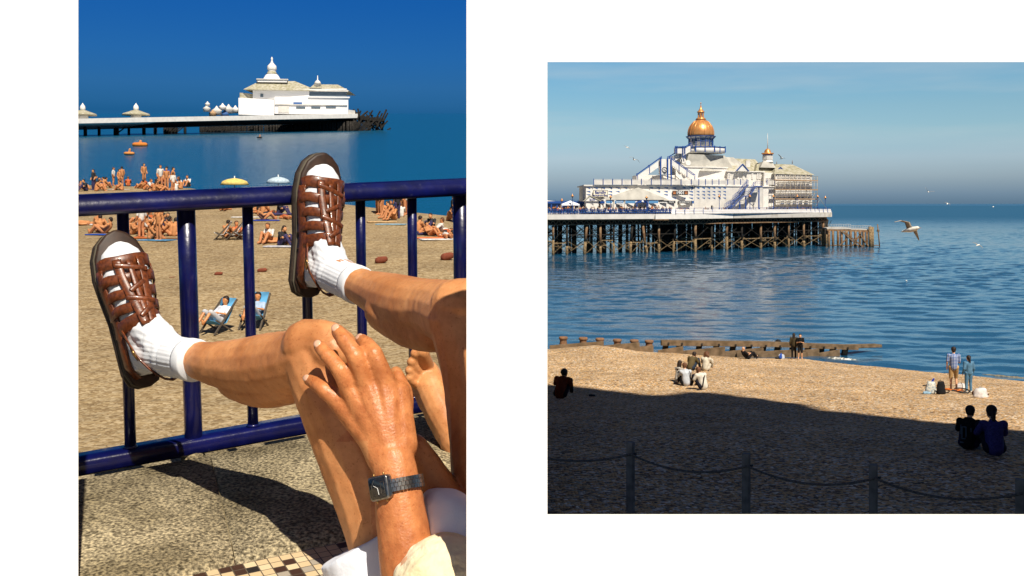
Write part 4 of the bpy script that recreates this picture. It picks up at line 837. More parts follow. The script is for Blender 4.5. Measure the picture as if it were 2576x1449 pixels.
# draped jacket, bags, bicycle, litter
q = MB(); a = P(1957, 858.5, 74.4); q.cone(a, .16, a+V((.1, -.15, -.6)), .2, 10); q.cone(a+V((-.15, 0, .02)), .07, a+V((.1, 0, 0)), .13, 8); q.cone(a+V((.15, -.1, -.2)), .1, a+V((.18, -.2, -.75)), .08, 8)
o = remesh('jacket', q, .03, cmat((.02, .02, .022)), None, origin=a); tag(o, 'dark jacket draped over the groyne beam', 'jacket')
def bag(name, px, py, w_, h_, m, lab, cat, squash=.6, seed=0):
    random.seed(seed); q = MB(); rings = []
    for i in range(7):
        t = i/6; r = w_/2*(1-.35*t*t)*(1 if i else .9); rings.append([V((math.cos(a)*r*(1+random.uniform(-.14, .14)), math.sin(a)*r*squash*(1+random.uniform(-.14, .14)), h_*t+random.uniform(-.02, .02)*(i > 0))) for a in [k*math.pi/6 for k in range(12)]])
    q.loft(rings); r = empty(name, ground(px, py)); q.build('bag_body', m, r); tag(r, lab, cat); return r
M['bagpat'] = mat('printed_bag', (.62, .60, .52), .5, .4, nscale=16, col2=(.30, .36, .40), clamp=(.45, .5))
r = bag('shopping_bag', 2342, 991, .50, .55, M['bagpat'], 'pale patterned shopping bag with a blue bottle on top, left of the backpack', 'bag', seed=1)
q = MB(); q.cone((.02, 0, .5), .05, (.12, 0, .66), .04, 8); q.build('bottle', cmat((.01, .04, .35)), r); q = MB(); q.cone((-.3, -.05, .05), .08, (-.1, -.1, .05), .07, 8); q.build('plastic_wrap', cmat((.25, .40, .52)), r)
r = bag('backpack', 2367, 992, .40, .56, cmat((.012, .012, .014)), 'black backpack standing between the patterned bag and the bicycle', 'backpack', seed=2); q = MB(); q.tube([(-.08, .05, .5), (0, .05, .62), (.08, .05, .5)], .015, 6); q.build('handle', M['black'], r)
r = bag('plastic_bag', 2417, 979, .5, .25, cmat((.62, .58, .56)), 'low slumped white plastic bag behind the bicycle', 'bag', seed=3); q = MB(); q.tube([(-.1, 0, .2), (-.05, 0, .32), (.02, 0, .2)], .01, 5); q.build('handle', cmat((.62, .58, .56)), r)
r = bag('plastic_bag', 2467, 1001, .62, .40, cmat((.66, .62, .60)), 'crumpled white carrier bag at the right of the couple', 'bag', seed=4); q = MB(); q.tube([(-.1, 0, .3), (-.03, 0, .46), (.05, 0, .3)], .012, 5); q.build('handle', cmat((.4, .5, .6)), r)
q = MB(); q.cone((0, 0, .1), .12, (.1, 0, .1), .1, 8); o = q.build('brown_bag', cmat((.09, .03, .015))); o.location = ground(2452, 995); tag(o, 'small brown bag half hidden behind the carrier bag', 'bag')
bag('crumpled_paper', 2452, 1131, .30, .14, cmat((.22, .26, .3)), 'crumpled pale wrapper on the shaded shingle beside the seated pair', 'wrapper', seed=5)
r = bag('towel_bundle', 1966, 903, .45, .3, cmat((.45, .5, .6)), 'blue and white bundle of clothes on the shingle by the groyne', 'bundle', seed=6); q = MB(); q.cone((-.1, -.1, .12), .12, (-.05, -.1, .35), .05, 8); q.build('blue_cloth', cmat((.02, .08, .4)), r); q = MB(); q.cone((-.35, 0, .06), .08, (-.15, 0, .1), .1, 8); q.build('dark_cloth', M['black'], r)
bk = empty('bicycle', ground(2395, 990)+V((0, 0, .06))); tag(bk, 'orange bicycle lying on its side on the shingle behind the bags', 'bicycle')
og = cmat((.62, .16, .03))
for cx_ in (-.42, .48):
    w_ = MB(); pts = [V((cx_+math.cos(a)*.31, .1+math.sin(a)*.31, .06+.05*math.sin(a))) for a in [2*math.pi*i/28 for i in range(29)]]; w_.tube(pts, .026, 6, caps=False); wh_ = w_.build('wheel', M['black'], bk)
    w_ = MB()
    for i in range(10): a = 2*math.pi*i/10; w_.tube([(cx_, .1, .06), (cx_+math.cos(a)*.3, .1+math.sin(a)*.3, .06+.05*math.sin(a))], .004, 4)
    w_.build('spokes', M['steel'], wh_)
q = MB()
for a, c in (((-.42, .1), (-.1, .0)), ((-.42, .1), (-.08, -.38)), ((-.1, .0), (.28, -.3)), ((-.08, -.35), (.28, -.36)), ((-.1, 0), (-.08, -.40)), ((.28, -.40), (.48, .1))): q.tube([(a[0], a[1], .12), (c[0], c[1], .16)], .024, 8)
q.build('frame', og, bk); q = MB(); q.tube([(.27, -.42, .14), (.25, -.44, .42), (.2, -.44, .5)], .014, 6); q.build('handlebar', M['black'], bk); q = MB(); q.cone((-.18, -.44, .16), .04, (.0, -.46, .17), .02, 8); q.build('saddle', M['black'], bk)
for i, (px, py, lab) in enumerate([(2332, 972, 'dark stick on the shingle left of the patterned bag'), (2475, 993, 'dark seaweed strand right of the carrier bag'), (2690-2, 1195, '')]):
    if lab: q = MB(); q.tube([(-.2, 0, .03), (0, .03, .05), (.2, -.02, .02)], .03, 6); o = q.build('driftwood', M['black']); o.location = ground(px, py); tag(o, lab, 'driftwood')
# ------------------------------------------------------------------ crowd on the pier (each a few pixels)
random.seed(21)
def tiny(kind, top, bot, skin, hair, name='person'):
    J = pose(kind); q = MB(); q.mi = 2; headmesh(q, J, 8); h = J['hea']
    for a, c, ra, rb in segs(J):
        q.mi = 1 if a[:3] in ('hip', 'kne', 'ank') or (a == 'pel' and c[:3] == 'hip') else (2 if a[:3] == 'elb' or a == 'nec' else 0)
        q.cone(J[a], ra+.02, J[c], rb+.02, 7)
    q.mi = 3; q.cone(h+V((0, -.02, .045)), .105, h+V((0, -.035, 0)), .09, 7); return q.build(name, [top, bot, skin, hair])
tops = [((.02, .02, .022), 'black'), ((.62, .58, .52), 'white'), ((.50, .17, .05), 'orange'), ((.05, .08, .16), 'navy'), ((.35, .27, .2), 'beige'), ((.10, .10, .11), 'grey')]
protos = {}
for kd in ('sit_chair', 'stand'):
    for i, (c_, nm) in enumerate(tops): protos[(kd, i)] = [tiny(kd, cmat(c_), cmat((.015, .016, .022)), SK, HR if i % 2 else HR2), 0]
def used(o_, first):
    if first[1] == 0: first[1] = 1; return o_
    return copy_tree(o_)
crowd = []
px = 1379
while px < 1690:
    if not 1605 < px < 1627 or random.random() < .5: crowd.append((px, random.uniform(1.6, 3.5), 'sit_chair', random.choices(range(6), [5, 4, 2, 2, 2, 2])[0]))
    if random.random() < .42 : crowd.append((px+2, random.uniform(4, 4.4) if px > 1500 else random.uniform(4, 10), 'stand', random.choices(range(6), [5, 4, 1, 2, 2, 2])[0]))
    px += random.uniform(4.2, 8.2)
crowd += [(1429, 3.2, 'stand', 2), (1444, 3.4, 'stand', 1), (1565, 3.0, 'stand', 2), (1611, 4.2, 'stand', 0), (1622, 4.3, 'stand', 0), (1640, 2.4, 'stand', 2), (1648, 2.2, 'stand', 3), (1656, 2.6, 'stand', 4)]
crowd += [(1714, 2.6, 'stand', 2), (1725, 2.8, 'sit_chair', 0), (1705, 2.5, 'sit_chair', 4), (1735, 2.6, 'sit_chair', 0), (1775, 2.5, 'stand', 4), (1781, 2.6, 'stand', 0), (1820, 2.4, 'stand', 4), (1825, 2.4, 'stand', 2), (1833, 2.4, 'stand', 5), (1929, 2.4, 'stand', 0), (1971, 2.2, 'stand', 3), (1981, 2.2, 'stand', 0), (2019, 2.0, 'stand', 2), (2028, 2.2, 'stand', 0), (2034, 2.2, 'stand', 5), (2041, 2.2, 'stand', 4)]
crowd.sort()
ORD = lambda n: ('hundredth' if n == 100 else 'hundred and '+ORD0(n-100)) if n > 99 else ORD0(n)
ORD0 = lambda n: (lambda t, u: (['', 'tenth', 'twentieth', 'thirtieth', 'fortieth', 'fiftieth', 'sixtieth', 'seventieth', 'eightieth', 'ninetieth'][t] if u == 0 else (['', '', 'twenty-', 'thirty-', 'forty-', 'fifty-', 'sixty-', 'seventy-', 'eighty-', 'ninety-'][t] if t > 1 else '')+['', 'first', 'second', 'third', 'fourth', 'fifth', 'sixth', 'seventh', 'eighth', 'ninth'][u]) if not 10 < n < 20 else ['eleventh', 'twelfth', 'thirteenth', 'fourteenth', 'fifteenth', 'sixteenth', 'seventeenth', 'eighteenth', 'nineteenth'][n-11])(n//10, n % 10)
for i, (px, off, kd, ti) in enumerate(crowd):
    e = protos[(kd, ti)]; o = used(e[0], e)
    p = XY(px, off); low = .35 if px > 1690 else 0; o.location = (p.x, p.y, DZ-low+(.25 if kd == 'sit_chair' else 0)); o.rotation_euler[2] = random.uniform(0, 6.28); s = random.uniform(.95, 1.08); o.scale = (s, s, s)
    tag(o, '%s person in %s top, %s from the left in the pier crowd' % ('seated' if kd == 'sit_chair' else 'standing', tops[ti][1], ORD(i+1)), 'person', 'people on the pier')
for e in protos.values():
    if e[1] == 0: bpy.data.objects.remove(e[0])
# ------------------------------------------------------------------ gulls
def gull(px, py, D, span, kind, rz, lab):
    r = empty('gull', P(px, py, D)); b_ = MB(); s = span
    b_.tube([(-.22*s, 0, -.015*s), (-.13*s, 0, 0), (0, 0, 0.01*s), (.1*s, 0, .02*s), (.17*s, 0, .035*s), (.21*s, 0, .03*s)], [.008*s, .03*s, .058*s, .05*s, .035*s, .006*s], 10); remesh('body', b_, .012*s, M['gull'], r, smooth=2)
    for sg in (1, -1):
        pr = {'up': [(0, 0), (.16, .14), (.32, .22), (.48, .26)], 'arch': [(0, 0), (.14, .12), (.3, .10), (.5, -.02)], 'flat': [(0, 0), (.18, .06), (.34, .07), (.5, .03)], 'down': [(0, 0), (.12, .10), (.22, .04), (.3, -.14)]}[kind]
        q = MB(); top_ = []; ch = [.13, .12, .09, .02]
        rings = []
        for (y, z), c_ in zip(pr, ch):
            y *= s*sg; z *= s; cc_ = c_*s; x0 = .06*s-(abs(y)*.25 if abs(y) > .2*s else 0)
            rings.append([V((x0, y, z)), V((x0-cc_*.5, y, z+.012*s)), V((x0-cc_, y, z)), V((x0-cc_*.5, y, z-.004*s))])
        q.loft(rings); q.build('wing', M['gullgrey'], r)
    q = MB(); q.tube([(.2*s, 0, .03*s), (.24*s, 0, .022*s)], [.008*s, .002*s], 6); q.build('beak', M['copper'], r)
    r.rotation_euler = (math.radians(-24 if rz < 0 else 24), math.radians(-8), math.radians(rz)); tag(r, lab, 'gull', 'gulls over the sea')
gull(2290, 579, 37, 1.75, 'arch', -50, 'large near gull with arched wings over the sea right of the pier')
gull(2460, 617, 75, 1.0, 'flat', 30, 'small gull low over the sea at the far right')
gull(2335, 483, 90, 1.0, 'up', 80, 'gull with raised wings in the sky right of the pier')
gull(2383, 513, 80, 1.0, 'down', 60, 'gull with lowered wing crossing the sea horizon')
gull(1966, 399, 110, 1.25, 'up', -60, 'gull flying just right of the copper turret')
gull(1595, 402, 75, 1.0, 'arch', 110, 'slim gull with drooping wings left of the clock gable')
gull(1578, 371, 80, .7, 'flat', 40, 'highest gull, a small dark one in the left sky')
for px, py, lab in ((2280, 708, 'tiny white gull sitting on the water below the large flying gull'), (2498, 521, 'tiny white float near the horizon at the right')):
    q = MB(); D = -SEA*F/(py-HY); s = D/F; q.cone((0, 0, .1), s*1.8, (s*1.6, 0, s*1.2), s*1.0, 8); o = q.build('sitting_gull' if py > 600 else 'float', M['gull']); o.location = P(px, py, D); tag(o, lab, 'gull' if py > 600 else 'buoy')
# ================================================================== left place: white boards standing in for blank page margins, railing, ledge, beach, pier far out
BD = 1.25
def board(name, front, back, label, legs, low, BD=1.25):
    r = empty(name, P(*low, BD)); q = MB(); o0 = r.location
    f = [P(a, c, BD)-o0 for a, c in front]; b_ = [P(a, c, BD)+V((0, .012, 0))-o0 for a, c in back]; n = len(f)
    q.add(f+b_, [tuple(range(n)), tuple(range(n, 2*n))[::-1]]+[(i, (i+1) % n, n+(i+1) % n, n+i) for i in range(n)]); q.build('panel', M['board'], r)
    for px in legs:
        a = P(px, low[1]-20, BD)+V((0, .03, 0))-o0; q = MB(); q.bar(a, V((a.x, a.y+.02, -.80-o0.z)), .03); q.bar(V((a.x, a.y-.16, -.80-o0.z)), V((a.x, a.y+.2, -.80-o0.z)), .035); q.build('leg', M['board'], r)
    tag(r, label, 'margin board')
board('margin_board', [(-230, -60), (197, -60), (197, 1560), (-230, 1560)], [(-230, -60), (186, -60), (186, 1560), (-230, 1560)], 'narrow upright white margin board left of the blue railing', (-180, 60), (-16, 1560), BD=1.46)
board('margin_board', [(1173.5, -60), (2750, -60), (2750, 156), (1377, 156), (1377, 1293.5), (2750, 1293.5), (2750, 1560), (1173.5, 1560)],
      [(1186, -60), (2750, -60), (2750, 143), (1364, 143), (1364, 1306), (2750, 1306), (2750, 1560), (1186, 1560)], 'large white margin board with a wide opening around the view of the pavilion', (1420, 2100, 2800), (2000, 1560))
# ground and sea of the left place
def strip(name, pts_far, pts_near, m, h, nseg=60, lift=0):
    vs = []; fs = []; n = len(pts_far)
    for j in range(nseg+1):
        t = (j/nseg)
        for a, c in zip(pts_far, pts_near):
            # even spacing in depth
            yf, yn = a[1]-285, c[1]-285; D = 1/yf+(1/yn-1/yf)*t; vs.append(onL(a[0]+(c[0]-a[0])*t, 285+1/D, h, lift))
    for j in range(nseg):
        for i in range(n-1): fs.append((j*n+i, j*n+i+1, (j+1)*n+i+1, (j+1)*n+i))
    me = bpy.data.meshes.new(name); me.from_pydata([tuple(v) for v in vs], [], fs); me.flip_normals()
    if me.polygons[0].normal.z < 0: me.flip_normals()
    o = link(name, me, m); o['kind'] = 'structure'; return o
SHX = [(-500, 440), (100, 462), (300, 468), (480, 474), (560, 486), (700, 500), (850, 512), (1000, 530), (1173, 548), (1300, 560)]
strip('beach', SHX, [(a, 3400) for a, _ in SHX], M['sand'], 6.3, 80, .03)
strip('sea', [(a, 285.6) for a in (-500, 0, 400, 800, 1300)], [(a, 640) for a in (-500, 0, 400, 800, 1300)], M['seaL'], 6.3, 400)
# far pier
LD = lambda px: lerpk([(100, 262), (197, 277), (560, 335), (620, 348), (880, 352), (980, 375)], px)
lpz = empty('pier', P(560, 336, 320)); tag(lpz, 'distant white pier with dark supports across the left sea, beyond the blue railing', 'pier'); u0 = lpz.location.copy()
def U(px, py, dy=0): return P(px, py, LD(px)+dy)-u0
def ublock(pa, pb, yb, yt, dy, t, name, m, par=None):
    A = U(pa, yb, dy); B = U(pb, yb, dy); B.z = A.z; h = U(pa, yt, dy).z-A.z; q = MB(); a = [A, B, B+V((0, 0, h)), A+V((0, 0, h))]; q.hexa(a, [p+V((-t*.25, t, 0)) for p in a]); return q.build(name, M[m], par or lpz)
q = MB(); A, B = U(100, 300), U(900, 286); q.hexa([A+V((0, 0, -1.3)), B+V((0, 0, -1.5)), B, A], [p+V((-4, 22, 0)) for p in (A+V((0, 0, -1.3)), B+V((0, 0, -1.5)), B, A)]); q.build('deck', M['white'], lpz)
q = MB(); A, B = U(100, 310, 1), U(895, 296, 1); q.hexa([A+V((0, 0, -.3)), B+V((0, 0, -.3)), B, A], [p+V((-3, 18, 0)) for p in (A+V((0, 0, -.3)), B+V((0, 0, -.3)), B, A)]); q.build('girder', M['iron'], lpz)
random.seed(9); px = 160; cnt = 0; q = MB()
while px < 900:
    dense = 255 < px < 292 or 393 < px < 442 or px > 490
    for dy in (1, 6, 12, 17): 
        A = U(px+random.uniform(-2, 2), 345, dy); q.tube([A, V((A.x, A.y, U(px, 305, dy).z))], .36, 6)
    if dense: A = U(px, 340, 3); q.bar(A, V((A.x+5, A.y, U(px, 308, 3).z)), .3)
    px += (4.6 if px > 700 else 7) if dense else random.uniform(22, 40)
q.build('supports', M['iron'], lpz)['kind'] = 'stuff'
q = MB()
for i in range(90): px = random.uniform(893, 968)**1; y = random.uniform(288+(px-893)*.12, 322); A = U(px, y+12, random.uniform(0, 10)); q.bar(A, A+V((random.uniform(-3, 3), 0, random.uniform(1, 5))), .5)
A, B = U(893, 296, 3), U(960, 303, 3); q.bar(A, B, 2.5, 1.2); q.bar(B, U(972, 276, 3), .5); q.bar(U(900, 300, 3), U(925, 280, 3), .5)
q.build('broken_landing_stage', M['iron'], lpz)
lv = empty('pavilion', U(740, 287, 2)+u0); tag(lv, 'white pavilion with grey roof and domed cupola on the distant left pier', 'pavilion'); w0 = u0.copy(); u0 = lv.location.copy()
M['bright'] = mat('bright_white_paint', (.84, .83, .82), .6, .3)
ublock(600, 690, 288, 246, 2, 18, 'wall', 'bright', lv); ublock(690.5, 876, 286, 243, 1, 20, 'wall', 'bright', lv); ublock(636, 778, 247, 224, 6, 14, 'wall', 'bright', lv); ublock(603, 636, 247, 233, 7, 12, 'wall', 'roofm', lv)
ublock(778.5, 872, 244, 228, 6, 14, 'wall', 'glass', lv); ublock(778, 876, 229, 226, 5, 16, 'cornice', 'white2', lv); ublock(775, 880, 245, 242, .5, 18, 'balcony', 'bright', lv)
def uroof(pl, pr, yb, tl, tr, yt, dy, dep, m='roofm'):
    a0, a1 = U(pl, yb, dy), U(pr, yb, dy); a1.z = a0.z; c0, c1 = U(tl, yt, dy+dep*.4), U(tr, yt, dy+dep*.4); c1.z = c0.z; q = MB()
    q.hexa([a0, a1, a1+V((0, dep, 0)), a0+V((0, dep, 0))], [c0, c1, c1+V((0, .5, 0)), c0+V((0, .5, 0))]); q.build('roof', M[m], lv)
uroof(612, 800, 224.5, 655, 742, 203, 5, 16); uroof(772, 878, 227, 790, 850, 212, 5, 16)
uroof(778, 808, 221, 796, 806, 212, 6, 8)
ublock(648, 722, 206, 199, 8, 7, 'platform', 'bright', lv); ublock(645, 725, 199.5, 197.5, 7.6, 8, 'platform_edge', 'white2', lv); ublock(692, 874, 263, 261.5, .5, 1, 'string_course', 'white2', lv); ublock(876.5, 893, 287, 276, 2, 8, 'annex', 'white2', lv)
dp = U(684, 210, 12); kz = lambda py: P(684, py, LD(684)+12).z-u0.z; RR = lambda x: x/F*(LD(684)+12)
q = MB(); q.lathe((dp.x, dp.y, 0), [(RR(26), kz(208)), (RR(24), kz(203)), (RR(16), kz(190)), (RR(13), kz(186)), (RR(9), kz(184)), (RR(9), kz(179))], 16); q.build('cupola', M['bright'], lv)
q = MB(); q.lathe((dp.x, dp.y, 0), [(RR(15), kz(187)), (RR(12), kz(185)), (RR(10), kz(180))], 16); q.build('cupola_ring', M['roofm'], lv)
q = MB(); q.lathe((dp.x, dp.y, 0), [(RR(9), kz(179)), (RR(12), kz(174)), (RR(11), kz(166)), (RR(6), kz(161)), (RR(3), kz(157)), (RR(2), kz(151)), (RR(3), kz(148)), (RR(.6), kz(143))], 16); q.build('dome', M['white'], lv)
q = MB(); a = U(799, 222, 8); q.lathe((a.x, a.y, 0), [(1.2, a.z), (1.1, a.z+1.6), (1.3, a.z+1.7), (.9, a.z+2.4), (.2, a.z+3.0), (.12, a.z+4.6)], 10); q.build('turret', M['white'], lv)
for a, c, y0, y1, m in ((745, 768, 273, 268, 'glass'), (783, 806, 273, 268, 'glass'), (820, 845, 272, 267, 'glass'), (670, 682, 287, 270, 'tri'), (655, 662, 244, 236, 'glass'), (700, 728, 283, 262, 'white2'), (738, 760, 262, 257, 'tri')):
    ublock(a, c, y0, y1, .8 if a > 690 else (1.8 if y0 > 247 else 5.8), .4, 'window', m, lv)
q = MB()
q.bar(U(640, 226.5, 5.5), U(872, 224.5, 5.5), .2, .5)
q.build('parapet', M['white'], lv)
for i, (px, lab) in enumerate(((208, 'small pagoda roofed kiosk at the left end of the distant pier'), (342, 'small pagoda roofed kiosk on the open stretch of the distant pier'))):
    k_ = empty('kiosk', P(px, 298, LD(px)+5)); u0 = k_.location.copy(); q = MB(); zz = lambda py: P(px, py, LD(px)+5).z-u0.z; s = (LD(px)+5)/F
    q.lathe((0, 0, 0), [(14*s, zz(299)), (14*s, zz(290))], 8); q.build('wall', M['white2'], k_); q = MB(); q.lathe((0, 0, 0), [(36*s, zz(290)), (34*s, zz(287)), (12*s, zz(279)), (6*s, zz(277))], 8); q.build('roof', M['roofm'], k_)
    q = MB(); q.lathe((0, 0, 0), [(6*s, zz(279)), (7*s, zz(272)), (6*s, zz(267)), (2*s, zz(262)), (.4*s, zz(259))], 8); q.build('cupola', M['white'], k_); tag(k_, lab, 'kiosk')
random.seed(31)
am = empty('fairground_ride', P(555, 290, LD(555)+6)); u0 = am.location.copy(); tag(am, 'pale cluster of rides and stalls left of the distant pavilion', 'fairground ride')
for i, (px, y, r_, m) in enumerate(((520, 268, 9, 'white2'), (522, 258, 6, 'white'), (545, 272, 12, 'white2'), (560, 264, 9, 'white'), (575, 268, 12, 'white2'), (592, 270, 10, 'white'), (535, 280, 9, 'plank'), (565, 281, 10, 'tri'))):
    s = (LD(px)+6)/F; a = P(px, y+r_*.5, LD(px)+6)-u0; q = MB(); q.lathe(a, [(r_*s, -r_*s*.9), (r_*s, -.2*r_*s), (r_*s*1.1, 0), (r_*s*.4, r_*s*.5), (.1, r_*s)], 10); q.build('stall', M[m], am)
# floats and swimmers
for px, py, w_, lab, c in ((352, 364, 34, 'orange inflatable floating nearer the pier, the larger of two', (.62, .20, .04)), (325, 387, 24, 'smaller orange inflatable floating below the larger one', (.62, .24, .07)), (653, 345, 12, 'dark swimmer in the water below the pier pavilion', (.03, .03, .03))):
    p = onL(px, py+4); s = p.y/F; q = MB(); q.tube([V((math.cos(a)*w_*.42*s, math.sin(a)*w_*.25*s, .3)) for a in [2*math.pi*i/16 for i in range(17)]], w_*.16*s, 8, caps=False); nm = 'swimmer' if w_ < 20 else 'inflatable'; r = empty(nm, p); q.build('ring' if w_ > 20 else 'body', cmat(c), r)
    q = MB(); q.cone((0, 0, .4), w_*.16*s, (.1, 0, .9), w_*.12*s, 8); q.build('rider', cmat((.5, .22, .10)), r); tag(r, lab, 'inflatable' if w_ > 20 else 'person')
# beach people, each small in the picture
tan_ = cmat((.52, .22, .09)); tan2 = cmat((.58, .28, .13))
bt = [((.50, .22, .09), 'bare skin'), ((.65, .62, .58), 'white'), ((.03, .07, .30), 'blue'), ((.50, .12, .04), 'red orange'), ((.03, .03, .035), 'black')]
bp_ = {}
for kd in ('sit', 'stand', 'lie', 'recline'):
    for i, (c_, nm) in enumerate(bt): bp_[(kd, i)] = [tiny(kd, cmat(c_), cmat([(.50, .21, .09), (.52, .22, .10), (.55, .5, .45), (.5, .2, .08), (.05, .04, .1)][i]), tan_ if i % 2 else tan2, HR2 if i % 2 else HR), 0]
random.seed(41); spots = []
for i in range(34): spots.append((random.uniform(200, 480), 0))
spots = [(px, 470+random.uniform(-4, 12)+(px > 350)*3, random.choice(['sit', 'sit', 'stand', 'recline'])) for px, _ in spots]
spots += [(random.uniform(205, 235), random.uniform(560, 572), 'lie'), (250, 585, 'sit'), (262, 588, 'recline'), (240, 575, 'sit')]
spots += [(random.uniform(330, 445), random.uniform(545, 606), random.choice(['sit', 'sit', 'recline', 'lie', 'stand'])) for _ in range(24)]
spots += [(612+random.uniform(-60, 110), random.uniform(500, 545), random.choice(['sit', 'lie'])) for _ in range(8)]
spots += [(random.uniform(640, 760), random.uniform(538, 556), random.choice(['sit', 'lie', 'recline'])) for _ in range(9)]
spots += [(567, 600, 'sit'), (600, 598, 'recline'), (698, 612, 'lie'), (706, 618, 'sit'), (728, 614, 'recline'), (680, 612, 'sit')]
spots += [(random.uniform(925, 1022), random.uniform(535, 556), random.choice(['sit', 'stand', 'sit'])) for _ in range(12)]
spots += [(random.uniform(1050, 1140), random.uniform(575, 600), random.choice(['lie', 'sit', 'lie', 'recline'])) for _ in range(10)]
spots += [(1128, 556, 'sit'), (1140, 560, 'stand'), (362, 462, 'stand'), (285, 468, 'stand'), (300, 474, 'stand')]
spots.sort(); 
for i, (px, py, kd) in enumerate(spots):
    ti = random.choices(range(5), [6, 4, 1.5, 3, 1.5])[0]; e = bp_[(kd, ti)]; o = used(e[0], e); o.location = onL(px, py); o.rotation_euler[2] = random.uniform(0, 6.28); s = random.uniform(.92, 1.12); o.scale = (s, s, s)
    tag(o, 'beachgoer %s in %s, %s from the left behind the railing' % ({'sit': 'sitting', 'stand': 'standing', 'lie': 'lying', 'recline': 'reclining'}[kd], bt[ti][1], ORD(i+1)) , 'person', 'people on the left beach')
for e in bp_.values():
    if e[1] == 0: bpy.data.objects.remove(e[0])
tw = [(232, 566, (.7, .7, .75)), (262, 592, (.02, .08, .4)), (395, 606, (.12, .3, .5)), (370, 600, (.5, .15, .05)), (620, 548, (.75, .73, .7)), (668, 556, (.05, .08, .4)), (985, 566, (.3, .45, .55)), (1080, 600, (.65, .2, .08)), (1098, 604, (.7, .7, .7)), (712, 622, (.5, .5, .55)), (436, 602, (.2, .1, .05)), (300, 478, (.6, .55, .5)), (960, 560, (.6, .4, .2))]
for i, (px, py, c) in enumerate(sorted(tw)):
    q = MB(); q.box((0, 0, .04), (1.7, .9, .06)); o = q.build('towel', cmat(c), bevel=.02); o.location = onL(px, py); o.rotation_euler[2] = random.uniform(-.4, .4); tag(o, 'beach towel spread on the sand, %s from the left' % ORD(i+1), 'towel', 'beach towels')
for px, py, w_, c, lab in ((590, 474, 74, (.72, .52, .16), 'yellow sun umbrella at the water edge above the top rail'), (700, 470, 62, (.45, .55, .62), 'pale blue sun umbrella just left of the raised foot')):
    p = onL(px, py); s = p.y/F; r = empty('sun_umbrella', p); q = MB(); h = .75; q.lathe((0, 0, 0), [(w_*.5*s, h-.45), (w_*.42*s, h-.15), (w_*.25*s, h+.02), (.05, h+.12)], 10); q.build('canopy', cmat(c), r); q = MB(); q.tube([(0, 0, 0), (0, 0, h+.3)], .04, 6); q.build('pole', M['white'], r); tag(r, lab, 'umbrella')
for px, py, w_, h_, lab in ((550, 694, 24, 13, 'left'), (660, 686, 26, 15, 'middle'), (434, 700, 24, 7, 'low pale'), (960, 664, 26, 24, 'tall'), (1126, 656, 26, 26, 'rightmost')):
    p = onL(px, py); s = p.y/F; q = MB(); q.cone((-w_*.3*s, 0, h_*.35*s), h_*.42*s, (w_*.3*s, 0, h_*.5*s), h_*.36*s, 8); o = remesh('beach_bag', q, .05, cmat((.20, .055, .03)), None); o.location = p; tag(o, '%s brown bag lying alone on the sand between the railing bars' % lab, 'bag', 'brown bags on the sand')
def deckchair(px, py, c, lab, sc_=1.0, rz=15, who=True, top=(.62, .64, .7)):
    r = empty('deck_chair', onL(px, py)); fr = cmat((.10, .08, .06)); 
    for sx in (-.3, .3):
        q = MB(); q.bar((sx, .42, .0), (sx, -.45, .95), .045); q.bar((sx, -.35, 0), (sx, .35, .42), .04); q.build('leg', fr, r)
    q = MB(); pts = [(.40, .40), (.15, .26), (-.08, .30), (-.28, .62), (-.45, .97)]; q.loft([[V((-.28, y, z)), V((.28, y, z)), V((.28, y+.01, z+.015)), V((-.28, y+.01, z+.015))] for y, z in pts]); q.build('sling', c, r)
    r.rotation_euler[2] = math.radians(rz); r.scale = (sc_,)*3; tag(r, lab, 'deck chair')
    if who:
        o, J = make_person('recline', top, (.5, .5, .52), skin=M['skin'], sleeves='short', legs='short', voxel=.025); o.location = onL(px, py)+V((0, .0, .25)); o.rotation_euler[2] = math.radians(rz); tag(o, 'sunbather in %s lounging in the %s' % (('white top', 'left deck chair') if px < 600 else ('pale blue top', 'blue deck chair')), 'person')
stripe = mat('blue_stripe_canvas', (.10, .32, .55), .8, .2, nscale=3, namt=.2)
deckchair(548, 838, stripe, 'deck chair with blue canvas and a white towel, left of the thin railing bar', 1.0, 150)
deckchair(640, 826, stripe, 'sky blue canvas deck chair crossed by the thin railing bar', 1.05, 175, top=(.35, .45, .6))
for px in (560, 590, 612): deckchair(px, 604, cmat((.7, .7, .7)), 'white lounger far across the sand, %s of three' % {560: 'leftmost', 590: 'middle', 612: 'rightmost'}[px], .95, 100, False)
# ledge of two coping stones, tiled floor, wall below
M['conc'] = mat('pebbly_old_concrete', (.33, .28, .185), .9, .2, nscale=6, col2=(.17, .14, .085), bump=1.0, bscale=170, bdist=.004, detail=12, clamp=(.38, .62))
nt = M['conc'].node_tree; bs = nt.nodes['Principled BSDF']; src = bs.inputs['Base Color'].links[0].from_socket
vo = nt.nodes.new('ShaderNodeTexNoise'); vo.inputs['Scale'].default_value = 170; vo.inputs['Detail'].default_value = 3; tcn_ = nt.nodes.new('ShaderNodeTexCoord'); nt.links.new(tcn_.outputs['Object'], vo.inputs[0])
rp = ramp(nt.nodes, nt.links, [(.34, (.28, .26, .22)), (.5, (.95, .93, .9)), (.66, (1.9, 1.85, 1.7))], vo.outputs[0]); mm = nt.nodes.new('ShaderNodeMixRGB'); mm.blend_type = 'MULTIPLY'; mm.inputs[0].default_value = 1
nt.links.new(src, mm.inputs[1]); nt.links.new(rp.outputs[0], mm.inputs[2]); nt.links.new(mm.outputs[0], bs.inputs['Base Color'])
LH = .71
def Lp(px, py, dh=0): return onL(px, py, LH+dh)
